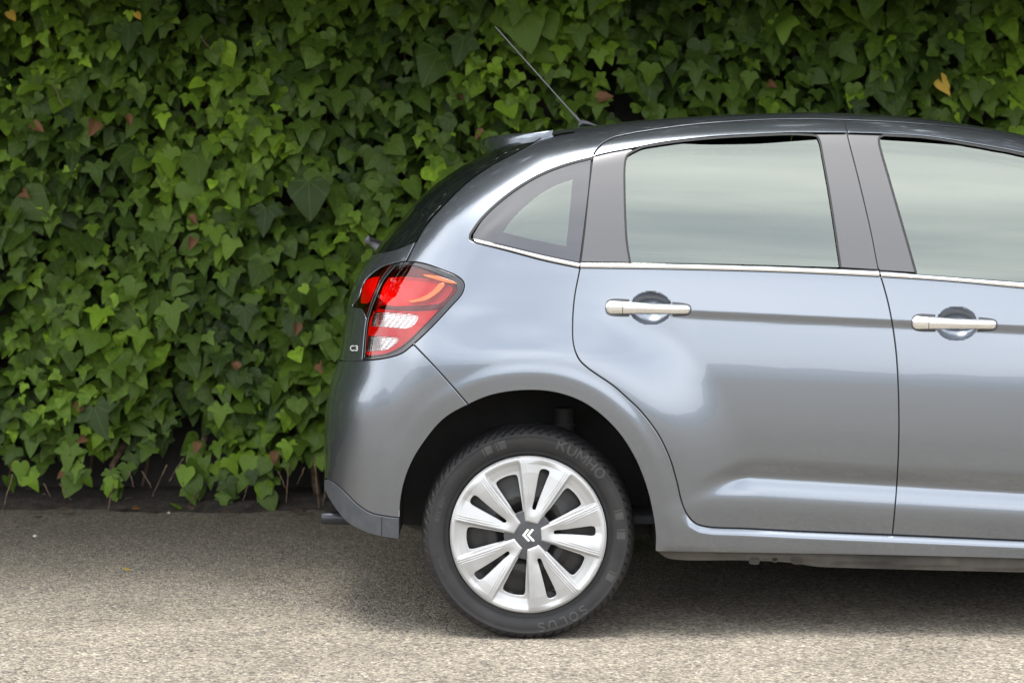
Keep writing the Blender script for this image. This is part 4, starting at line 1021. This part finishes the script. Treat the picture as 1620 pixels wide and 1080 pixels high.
wall = link('garden_wall', g.mesh('garden_wall', wallm, smooth=False)); prop(wall, 'dark stained wall hidden behind the thick ivy', 'wall')

# ------------------------------------------------------------------ ivy
leafm = bpy.data.materials.new('ivy_leaf'); leafm.use_nodes = True; t = leafm.node_tree; l = t.links.new; b = bsdf(leafm)
at = N(t, 'ShaderNodeAttribute', attribute_name='tint'); rr = N(t, 'ShaderNodeValToRGB'); e = rr.color_ramp.elements
e[0].position = 0; e[0].color = (.026, .048, .013, 1); e[1].position = 1; e[1].color = (.24, .40, .028, 1)
for p_, c_ in ((.3, (.050, .090, .014, 1)), (.6, (.096, .168, .018, 1)), (.82, (.165, .280, .022, 1))): q = e.new(p_); q.color = c_
l(at.outputs['Fac'], rr.inputs['Fac'])
uvn = N(t, 'ShaderNodeUVMap'); uvn.uv_map = 'UVMap'; sx = N(t, 'ShaderNodeSeparateXYZ'); l(uvn.outputs[0], sx.inputs[0])
an = N(t, 'ShaderNodeMath', operation='ARCTAN2'); l(sx.outputs['X'], an.inputs[0]); l(sx.outputs['Y'], an.inputs[1])
ab = N(t, 'ShaderNodeMath', operation='ABSOLUTE'); l(an.outputs[0], ab.inputs[0])
pp = N(t, 'ShaderNodeMath', operation='PINGPONG'); pp.inputs[1].default_value = .40; l(ab.outputs[0], pp.inputs[0])
ln = N(t, 'ShaderNodeVectorMath', operation='LENGTH'); l(uvn.outputs[0], ln.inputs[0])
mu = N(t, 'ShaderNodeMath', operation='MULTIPLY'); l(pp.outputs[0], mu.inputs[0]); l(ln.outputs['Value'], mu.inputs[1])
vr = N(t, 'ShaderNodeMapRange', interpolation_type='SMOOTHSTEP'); vr.inputs['From Min'].default_value = .004; vr.inputs['From Max'].default_value = .022; vr.inputs['To Min'].default_value = .26; vr.inputs['To Max'].default_value = 0
l(mu.outputs[0], vr.inputs['Value'])
nz = N(t, 'ShaderNodeTexNoise'); nz.inputs['Scale'].default_value = 45; tco = N(t, 'ShaderNodeTexCoord'); l(tco.outputs['Object'], nz.inputs['Vector'])
hv = N(t, 'ShaderNodeMix', data_type='RGBA', blend_type='MULTIPLY'); hv.inputs[0].default_value = 1
cr_ = N(t, 'ShaderNodeValToRGB'); cr_.color_ramp.elements[0].color = (.72, .75, .7, 1); cr_.color_ramp.elements[1].color = (1.2, 1.16, 1.1, 1); cr_.color_ramp.elements[0].position = .3; cr_.color_ramp.elements[1].position = .7
l(nz.outputs['Fac'], cr_.inputs['Fac']); l(rr.outputs['Color'], hv.inputs[6]); l(cr_.outputs['Color'], hv.inputs[7])
mv = N(t, 'ShaderNodeMix', data_type='RGBA'); l(vr.outputs['Result'], mv.inputs[0]); l(hv.outputs[2], mv.inputs[6]); mv.inputs[7].default_value = (.16, .24, .075, 1)
l(mv.outputs[2], b.inputs['Base Color']); b.inputs['Roughness'].default_value = .48; b.inputs['Specular IOR Level'].default_value = .22
tl_ = N(t, 'ShaderNodeBsdfTranslucent'); l(hv.outputs[2], tl_.inputs['Color']); ms = N(t, 'ShaderNodeMixShader'); ms.inputs[0].default_value = .22
o_ = t.nodes['Material Output']; l(b.outputs[0], ms.inputs[1]); l(tl_.outputs[0], ms.inputs[2]); l(ms.outputs[0], o_.inputs['Surface'])
bu = N(t, 'ShaderNodeBump'); bu.inputs['Strength'].default_value = .35; bu.inputs['Distance'].default_value = .002; l(vr.outputs['Result'], bu.inputs['Height']); l(bu.outputs['Normal'], b.inputs['Normal'])
drym = add_noise(mat('dry_leaf', (.2, .1, .05), .8), (.075, .032, .014), (.21, .10, .038), 40)
yellowm = add_noise(mat('yellow_leaf', (.5, .3, .04), .6), (.42, .25, .03), (.6, .42, .06), 60)
stemm = add_noise(mat('ivy_stem', (.13, .085, .05), .85), (.07, .045, .028), (.19, .125, .075), 40)

def leaf_outline(kind):
    if kind == 0:    # three-lobed
        h = [(.0, .04), (.10, -.06), (.24, -.10), (.36, -.04), (.47, .10), (.56, .24), (.44, .31), (.31, .36), (.28, .46), (.22, .62), (.12, .82), (0, 1.0)]
    elif kind == 1:  # five-lobed
        h = [(.0, .05), (.09, -.05), (.22, -.16), (.33, -.12), (.34, .02), (.46, .06), (.60, .22), (.46, .30), (.29, .34), (.25, .48), (.17, .68), (0, .98)]
    elif kind == 2:  # broad shield
        h = [(.0, .04), (.12, -.08), (.30, -.10), (.44, .02), (.53, .20), (.50, .32), (.42, .44), (.34, .58), (.24, .74), (.12, .88), (.05, .95), (0, 1.0)]
    else:            # heart
        h = [(.0, .06), (.12, -.06), (.28, -.09), (.42, .02), (.47, .18), (.45, .34), (.38, .50), (.29, .64), (.19, .77), (.10, .88), (.04, .95), (0, 1.0)]
    h = np.array(h); return np.vstack([h, (h * [-1, 1])[1:-1][::-1]])
def leaf_template(kind, fold, curl):
    O = leaf_outline(kind); n = len(O)
    inn = O * .52 + np.array([0, .14]); cen = np.array([[0, .30]])
    V = np.vstack([O, inn, cen]); z = fold * np.abs(V[:, 0]) - curl * (V[:, 1] - .3) ** 2 - .22 * V[:, 0] ** 2 + .03 * np.sin(V[:, 0] * 14 + V[:, 1] * 9) * (np.r_[np.ones(n), np.zeros(n + 1)])
    F = []
    for i in range(n):
        j = (i + 1) % n; F += [(i, j, n + j), (i, n + j, n + i), (n + i, n + j, 2 * n)]
    return np.c_[V, z], np.array(F)[:, ::-1]
TPL = [leaf_template(k, f, c) for k, f, c in ((0, .10, .25), (0, .22, .45), (0, .02, .12), (1, .12, .3), (1, .0, .5), (2, .15, .3), (2, .28, .15), (3, .18, .35), (3, .05, .2), (0, -.06, .3))]
NV = len(TPL[0][0])
def rotm(az, tilt, roll, tw=0):
    """columns: leaf right, leaf tip, leaf normal. Tip hangs down, face looks to the road"""
    n = np.array([math.sin(az) * math.cos(tilt), -math.cos(az) * math.cos(tilt), math.sin(tilt)])
    dn = np.array([0, 0, -1.0]); tdir = dn - n * (dn @ n); tdir /= np.linalg.norm(tdir); r_ = np.cross(tdir, n)
    c, s = math.cos(roll), math.sin(roll)
    return np.stack([c * r_ + s * tdir, -s * r_ + c * tdir, n], 1)
def hn(x, z):      # lumpy surface of the hedge
    return (.07 * np.sin(1.9 * x + .6) * np.sin(2.3 * z + 1) + .05 * np.sin(4.1 * x + 2.2 * z) + .035 * np.sin(7.7 * x - 5.1 * z + 1.7) + .02 * np.sin(13 * x + 11 * z) + .015 * np.sin(23 * x - 17 * z))
def hsurf(x, z):   # Y of the outer leaves; the head of the hedge leans out over the road
    return HYD + .16 + hn(x, z) - 1.25 * ss(z, 1.95, 3.3) + .16 * ss(.7 - z, 0, .6)
def hbottom(x):    # ragged lower edge, from the traced picture
    pxv = CX + x * S * DC / (DC + HYD)
    py = np.interp(pxv, [0, 60, 95, 130, 180, 200, 240, 285, 300, 330, 370, 400, 430, 440, 470, 510, 560, 700], [765, 772, 760, 772, 785, 768, 768, 725, 770, 765, 785, 762, 790, 760, 738, 742, 760, 760])
    return CAMH - (py - HY) * (DC + HYD) / DC / S
EXT = (-3.6, 4.6)
leaves = []   # x, y, z, size, tpl, az, tilt, roll, tint, kind
def clumpn(x, z, k): return np.sin(3.3 * x + 5.2 * z + k) + np.sin(6.1 * x - 3.7 * z + 2 * k) + .7 * np.sin(11.3 * x + 8.9 * z + 3 * k)
for layer, (cnt, dy, sm, dens) in enumerate(((7400, .0, .074, 0), (7000, .07, .086, 1), (5600, .16, .10, 2))):
    X = rng.uniform(*EXT, cnt); Z = rng.uniform(.05, 3.25, cnt)
    nf = 1500 if layer < 2 else 0; X = np.r_[X, rng.uniform(EXT[0] - 9, EXT[0], nf), rng.uniform(EXT[1], EXT[1] + 9, nf)]; Z = np.r_[Z, rng.uniform(.05, 3.25, 2 * nf)]
    for x, z in zip(X, Z):
        zb = hbottom(x) + .055 + .05 * layer
        if z < zb + rng.uniform(-.01, .05): continue
        if layer == 0 and clumpn(x, z, 1.0) < -1.75 and rng.random() < .9: continue
        if layer == 1 and clumpn(x, z, 1.0) < -2.2 and rng.random() < .9: continue
        s = float(np.clip(rng.lognormal(math.log(sm), .30), .035, .17))
        if clumpn(x, z, 4) > 1.7 and layer == 0: s *= .72
        tint = .50 + .10 * clumpn(x, z, 4) + rng.normal(0, .12) - 1.4 * (s - .08) - .05 * layer
        if rng.random() < .05: tint = .95; s *= .7
        y = float(hsurf(x, z)) + dy + rng.uniform(-.035, .04)
        az = rng.normal(0, .42); tilt = rng.normal(.42, .26); roll = rng.normal(0, .50)
        if z > 2.2: tilt = rng.normal(.1, .5)
        if x < EXT[0] or x > EXT[1]: s = rng.uniform(.13, .21)
        leaves.append([x, y, z, s, int(rng.choice([0, 0, 1, 2, 2, 3, 3, 4, 5, 6, 7, 9])), az, tilt, roll, float(np.clip(tint, .03, 1)), 0])
# large old dark leaves one can pick out, and single dead or yellow ones
def hp(pxx, pyy, y): k = (DC + y) / DC / S; return (pxx - CX) * k, CAMH - (pyy - HY) * k
for pxx, pyy, sz, ti in ((488, 318, 78, .13), (421, 352, 62, .06), (148, 672, 74, .17), (205, 62, 60, .2), (735, 85, 62, .14), (386, 505, 50, .15), (1240, 50, 56, .78), (1545, 150, 52, .4), (1100, 120, 48, .35), (366, 395, 46, .72), (270, 505, 60, .6), (350, 660, 46, .7), (915, 62, 50, .45), (820, 25, 50, .5)):
    y = float(hsurf((pxx - CX) / S * 1.42, CAMH - (pyy - HY) / S * 1.42)) - .06; x, z = hp(pxx, pyy, y)
    leaves.append([x, y, z + sz / S * .6, sz / S * 1.2, int(rng.choice([0, 5, 2, 3])), rng.normal(0, .15), .25, rng.normal(0, .2), ti, 3])
for pxx, pyy, sz in ((150, 200, 24), (120, 655, 17), (50, 205, 18), (305, 385, 17), (28, 745, 24), (505, 583, 16), (437, 722, 18), (378, 590, 14), (200, 190, 15), (135, 700, 14), (12, 760, 22), (470, 520, 16), (945, 165, 20), (1000, 180, 16), (720, 150, 20), (715, 145, 16), (108, 755, 18), (315, 708, 15), (35, 312, 16), (300, 350, 14), (765, 215, 16), (1215, 140, 14)):
    y = float(hsurf((pxx - CX) / S * 1.42, CAMH - (pyy - HY) / S * 1.42)) - .035; x, z = hp(pxx, pyy, y)
    leaves.append([x, y, z + .02, sz / S * 1.9, 7, rng.normal(0, .7), .5, rng.normal(0, 1.2), .5, 1])
for pxx, pyy, sz in ((1483, 133, 26), (14, 30, 14), (215, 32, 10)):
    y = float(hsurf((pxx - CX) / S * 1.42, CAMH - (pyy - HY) / S * 1.42)) - .05; x, z = hp(pxx, pyy, y)
    leaves.append([x, y, z + .03, sz / S * 2.0, 8, .5, .4, .5, .5, 2])
# sprays hanging below the hedge
for pxx, y0, y1 in ((300, 745, 792), (306, 750, 790), (330, 745, 775), (360, 745, 800), (366, 770, 802), (398, 745, 775), (415, 750, 802), (428, 760, 805), (176, 765, 792), (184, 775, 790), (455, 720, 752), (40, 752, 775), (120, 755, 778), (500, 715, 745)):
    for k in range(4):
        yy = y0 + (y1 - y0) * k / 3; y = HYD + .16 + rng.uniform(-.03, .05); x, z = hp(pxx + rng.uniform(-9, 9), yy - 22, y)
        leaves.append([x, y, z, rng.uniform(.055, .09), int(rng.integers(0, 9)), rng.normal(0, .3), .3, rng.normal(0, .3), float(np.clip(rng.normal(.62, .15), .2, .9)), 0])
def leafgeo(lf, origin=(0, 0, 0)):
    x, y, z, s, k, az, ti, ro, tint, kd = lf; V, F = TPL[k]; M = rotm(az, ti, ro)
    return (V * s) @ M.T + np.array([x, y, z]) - np.array(origin), F
# score: in frame, not behind the car, near the outside, large
def vis(lf):
    x, y, z, s = lf[:4]; f = DC / (DC + y); pxx = CX + x * S * f; pyy = HY + (CAMH - z + .3 * s) * S * f
    if not (12 < pxx < 1608 and 12 < pyy < 800): return -1
    if pxx > 500 and inside(np.array([[pxx, pyy + 14]]), sil_poly)[0]: return -1
    return s * 9 - (y - float(hsurf(x, z))) * 14 + (5 if lf[9] else 0)
sil_poly = np.vstack([SIL[::10, :2], [[2600, 1000], [500, 1000]]])
sv = np.array([vis(lf) for lf in leaves]); order = np.argsort(-sv)[:296]; picked = set(order.tolist())
ivy = link('ivy_hedge', None); ivy.location = (0, HYD + .3, 0)
prop(ivy, 'tall dense hedge of green ivy along the far side of the road', 'hedge')
IV = Vector(ivy.location)
def leaf_mesh(name, Vs, Fs, tints, mats, uvs, midx=None):
    me = bpy.data.meshes.new(name); V = np.concatenate(Vs); F = np.concatenate(Fs)
    me.vertices.add(len(V)); me.vertices.foreach_set('co', V.astype(np.float32).ravel())
    me.loops.add(len(F) * 3); me.loops.foreach_set('vertex_index', F.astype(np.int32).ravel())
    me.polygons.add(len(F)); me.polygons.foreach_set('loop_start', np.arange(0, len(F) * 3, 3, dtype=np.int32)); me.polygons.foreach_set('loop_total', np.full(len(F), 3, dtype=np.int32))
    me.polygons.foreach_set('use_smooth', np.ones(len(F), bool)); me.update()
    a = me.attributes.new('tint', 'FLOAT', 'POINT'); a.data.foreach_set('value', np.concatenate(tints).astype(np.float32))
    uv = me.uv_layers.new(name='UVMap'); U = np.concatenate(uvs); uv.data.foreach_set('uv', U[F.ravel()].astype(np.float32).ravel())
    for m in mats: me.materials.append(m)
    me.update(); me.validate()
    return me
Vs, Fs, Ts, Us = [], [], [], []; n = 0; dryV = []; dn_ = 0
for i, lf in enumerate(leaves):
    if i in picked: continue
    V, F = leafgeo(lf, IV)
    Vs.append(V); Fs.append(F + n); Ts.append(np.full(NV, lf[8])); Us.append(TPL[lf[4]][0][:, :2]); n += NV
fo = link('foliage', leaf_mesh('foliage', Vs, Fs, Ts, [leafm], Us), ivy); fo['kind'] = 'stuff'
LM = {}
for i in order:
    lf = leaves[i]; kd = lf[9]; key = (lf[4], round(lf[8] * 12) if kd in (0, 3) else -kd)
    if key not in LM:
        V, F = TPL[lf[4]]; m = {0: leafm, 3: leafm, 1: drym, 2: yellowm}[kd]
        if kd == 1: V = V * np.array([.8, 1, 1]) + np.c_[np.zeros((NV, 2)), .35 * np.abs(V[:, 0])]
        LM[key] = leaf_mesh('leaf', [V], [F], [np.full(NV, lf[8])], [m], [TPL[lf[4]][0][:, :2]])
    o = link('leaf', LM[key], ivy); M = rotm(lf[5], lf[6], lf[7]); mm = Matrix([[*M[0]], [*M[1]], [*M[2]]]).to_4x4()
    o.matrix_basis = Matrix.Translation(Vector(lf[:3]) - IV) @ mm @ Matrix.Scale(lf[3], 4)
    if kd == 1: o['label'] = 'dry brown leaf'
    if kd == 2: o['label'] = 'yellow leaf'
# stems: bare ends reaching out below, and woody runners inside
def stem(p0, p1, r0=.0034, r1=.0018, wob=.004, dy0=.12, dy1=.06):
    y0, y1 = HYD + dy0, HYD + dy1; x0, z0 = hp(*p0, y0); x1, z1 = hp(*p1, y1); n = 8; q = []
    for k in range(n):
        t = k / (n - 1); q.append((x0 + (x1 - x0) * t + rng.normal(0, wob) * (0 < k < n - 1) * .4, y0 + (y1 - y0) * t, z0 + (z1 - z0) * t))
    me = tube(q, np.linspace(r0, r1, n), 6).mesh('stem', stemm, origin=tuple(IV)); return link('stem', me, ivy)
for p0, p1 in (((20, 750), (2, 815)), ((180, 765), (169, 819)), ((264, 735), (241, 785)), ((290, 725), (268, 761)), ((318, 772), (299, 797)), ((457, 735), (453, 795)), ((497, 720), (505, 803)), ((482, 740), (470, 765)),
               ((225, 745), (240, 772)), ((205, 745), (212, 770)), ((392, 770), (385, 790)), ((520, 745), (511, 800)), ((85, 135), (101, 170)), ((318, 58), (336, 84)), ((95, 765), (112, 790)), ((440, 745), (452, 772)), ((70, 765), (80, 785))):
    d0 = (.10, .05) if p0[1] > 600 else (.0, -.02)
    stem(p0, p1, dy0=d0[0] + .04, dy1=d0[1])
for k in range(50):
    x = rng.uniform(-3.4, 4.3); z0 = rng.uniform(.02, .4); q = [(x, HYD + .52, z0)]
    for j in range(9): q.append((q[-1][0] + rng.normal(0, .05), HYD + .50 + rng.uniform(-.06, .08) - (1.1 * max(0, q[-1][2] - 1.9) / 1.3), q[-1][2] + rng.uniform(.12, .4)))
    Q = tube(q, np.linspace(.008, .003, len(q)), 5); Q.V = [v - np.array(IV) for v in Q.V]
    if k == 0: RG = Q
    else: RG.join(Q)
for k in range(14):
    x = -3.3 + k * .52 + rng.uniform(-.2, .2); q = [(x, HYD + .40, -.01), (x + rng.uniform(-.04, .04), HYD + .39, .15), (x + rng.uniform(-.1, .1), HYD + .42, .34), (x + rng.uniform(-.2, .2), HYD + .50, .75)]
    link('stem', tube(q, [.019, .015, .012, .008], 9).mesh('stem', stemm, origin=tuple(IV)), ivy)
rn = link('runner', RG.mesh('runner', stemm), ivy); rn['kind'] = 'stuff'

# ------------------------------------------------------------------ tree over the hedge (it shades the hedge head, the roof and the road margin)
barkm = add_noise(mat('bark', (.1, .08, .06), .9), (.05, .04, .03), (.14, .11, .085), 12, bump=.6, bump_scale=40, dist=.01)
crownm = add_noise(mat('tree_leaf', (.05, .08, .02), .55), (.030, .058, .015), (.075, .12, .028), 1.7, .35, .65)
TX, TY = 1.0, 4.6
tree = link('tree', None); tree.location = (TX, TY, 0)
prop(tree, 'dark leafy tree standing behind the ivy and spreading its crown over the car', 'tree')
def tlocal(G): G.V = [v - np.array([TX, TY, 0]) for v in G.V]; return G
tk = tube([(TX, TY, -.1), (TX + .05, TY - .1, 1.5), (TX - .05, TY - .3, 3.0), (TX, TY - .5, 4.4)], [.26, .21, .18, .12], 14)
link('trunk', tlocal(tk).mesh('trunk', barkm), tree)
cx_ = []
for k in range(16):
    a = 2 * math.pi * k / 16 + rng.uniform(-.15, .15); ln_ = rng.uniform(2.6, 6.0) if math.sin(a) < .3 else 2.2
    e = np.array([TX + math.cos(a) * ln_ * 1.25, TY - .3 + math.sin(a) * min(ln_, 3.9), 3.9 + rng.uniform(0, .9)])
    s0 = np.array([TX, TY - .3, 2.9 + rng.uniform(0, 1)]); mid = (s0 + e) / 2 + [0, 0, .35]
    link('limb', tlocal(tube([s0, mid, e], [.09, .06, .02], 8)).mesh('limb', barkm), tree); cx_ += [mid, e, (mid + e) / 2]
nl = 36000; X = rng.uniform(-11, 11.0, nl); Y = rng.uniform(CANOPY_Y, 7.0, nl)
Zb = 2.20 + .75 * (1 - ss(Y, .0, 1.5)) + .06 * np.sin(X * 1.7 + Y) + .06 * np.sin(X * .9 - Y * 2.1) + .22 * np.abs(Y - 3) * .3
Z = Zb + rng.exponential(.42, nl); keep = (np.sin(X * 1.3 + 2) * np.sin(Y * 1.9 + 1) + rng.uniform(-1, 1, nl)) > -1.1; X, Y, Z = X[keep], Y[keep], Z[keep]; nl = len(X)
s_l = rng.uniform(.09, .17, nl); A1 = rng.uniform(0, 6.28, nl); t1 = rng.normal(0, .5, nl); t2 = rng.normal(0, .5, nl)
u = np.stack([np.cos(A1), np.sin(A1), t1], 1) * s_l[:, None]; v_ = np.stack([-np.sin(A1), np.cos(A1), t2], 1) * s_l[:, None] * .55; c_ = np.stack([X, Y, Z], 1) - np.array([TX, TY, 0])
Vq = np.stack([c_ - u, c_ - v_, c_ + u, c_ + v_], 1).reshape(-1, 3); Gq = Geo(); Gq.add(Vq, [(4 * i, 4 * i + 1, 4 * i + 2, 4 * i + 3) for i in range(nl)])
cro = link('crown', Gq.mesh('crown', crownm, smooth=False), tree); cro['kind'] = 'stuff'

# ------------------------------------------------------------------ small things on the ground
def gp(pxx, pyy): # point on the ground seen at that place
    k = CAMH / ((pyy - HY) / S) ; return (pxx - CX) / S * k, k * DC - DC
def fallen(pxx, pyy, size, m, tpl, label, tint=.8, rot=0.0, zz=.006, tilt=.25):
    x, y = gp(pxx, pyy); V, F = TPL[tpl]
    V = V * size + np.c_[np.zeros((NV, 2)), -V[:, 2] * size * .6]
    me = leaf_mesh('fallen_leaf', [V - np.array([0, .3 * size, 0])], [F], [np.full(NV, tint)], [m], [TPL[tpl][0][:, :2]])
    o = link('fallen_leaf', me); o.location = (x, y, zz + .25 * size * tilt); o.rotation_euler = (tilt, .1, rot); prop(o, label, 'leaf'); return o
fallen(281, 808, .060, leafm, 8, 'yellow-green fallen leaf on the dark ground edge under the ivy', .93, 1.3, .012, .45)
fallen(200, 903, .026, yellowm, 7, 'tiny yellow leaf alone on the open road left of the car', .9, .8)
fallen(112, 798, .045, leafm, 3, 'small olive leaf lying in the shade near the left stem', .62, 2.2, .02, .5)
fallen(240, 812, .07, drym, 7, 'flat dry brown leaf just left of the yellow-green leaf', .5, 1.9, .01, .15)
fallen(215, 809, .04, drym, 8, 'smaller curled brown leaf left of the flat dry leaf', .5, .3, .012, .3)
pebm = add_noise(mat('pale_pebble', (.6, .58, .55), .8), (.45, .43, .4), (.7, .68, .64), 60)
for pxx, pyy, r_, lb in ((55, 849, .006, 'tiny white pebble near the left edge of the road'), (267, 812, .005, 'pale crumb of stone beside the yellow-green leaf')):
    x, y = gp(pxx, pyy); V, F = [], []
    P = np.zeros((7, 10, 3))
    for i in range(7):
        for j in range(10):
            a, b2 = math.pi * i / 6, 2 * math.pi * j / 10; q = r_ * (1 + .12 * math.sin(3 * b2 + i)); P[i, j] = (q * math.sin(a) * math.cos(b2) * 1.3, q * math.sin(a) * math.sin(b2), q * math.cos(a) * .75)
    o = link('pebble', Geo().grid(P, close=True).mesh('pebble', pebm)); o.location = (x, y, r_ * .7); prop(o, lb, 'pebble')
littm = add_noise(mat('litter', (.08, .05, .03), .9), (.035, .022, .014), (.12, .07, .04), 40)
# leaf litter and grit gathered along the edge
LV, LF, LT, LU = [], [], [], []; n = 0
for k in range(190):
    x = rng.uniform(-3.4, 4.2); y = HYD + abs(rng.normal(0, .16)) * (1 if rng.random() < .75 else -.8) + .05; s = rng.uniform(.012, .05); V, F = TPL[int(rng.integers(5, 9))]
    a = rng.uniform(0, 6.28); c, s2 = math.cos(a), math.sin(a); q = V * s; q = np.c_[q[:, 0] * c - q[:, 1] * s2 + x, q[:, 0] * s2 + q[:, 1] * c + y, q[:, 2] * 1.2 + .012 + rng.uniform(0, .02)]
    q[:, 2] = np.maximum(q[:, 2], .004) + (.03 if y > HYD + .1 else 0)
    LV.append(q); LF.append(F + n); LT.append(np.full(NV, .5)); LU.append(V[:, :2]); n += NV
li = link('leaf_litter', leaf_mesh('leaf_litter', LV, LF, LT, [littm], LU)); prop(li, 'scattered dead leaf bits along the foot of the ivy', kind='stuff')
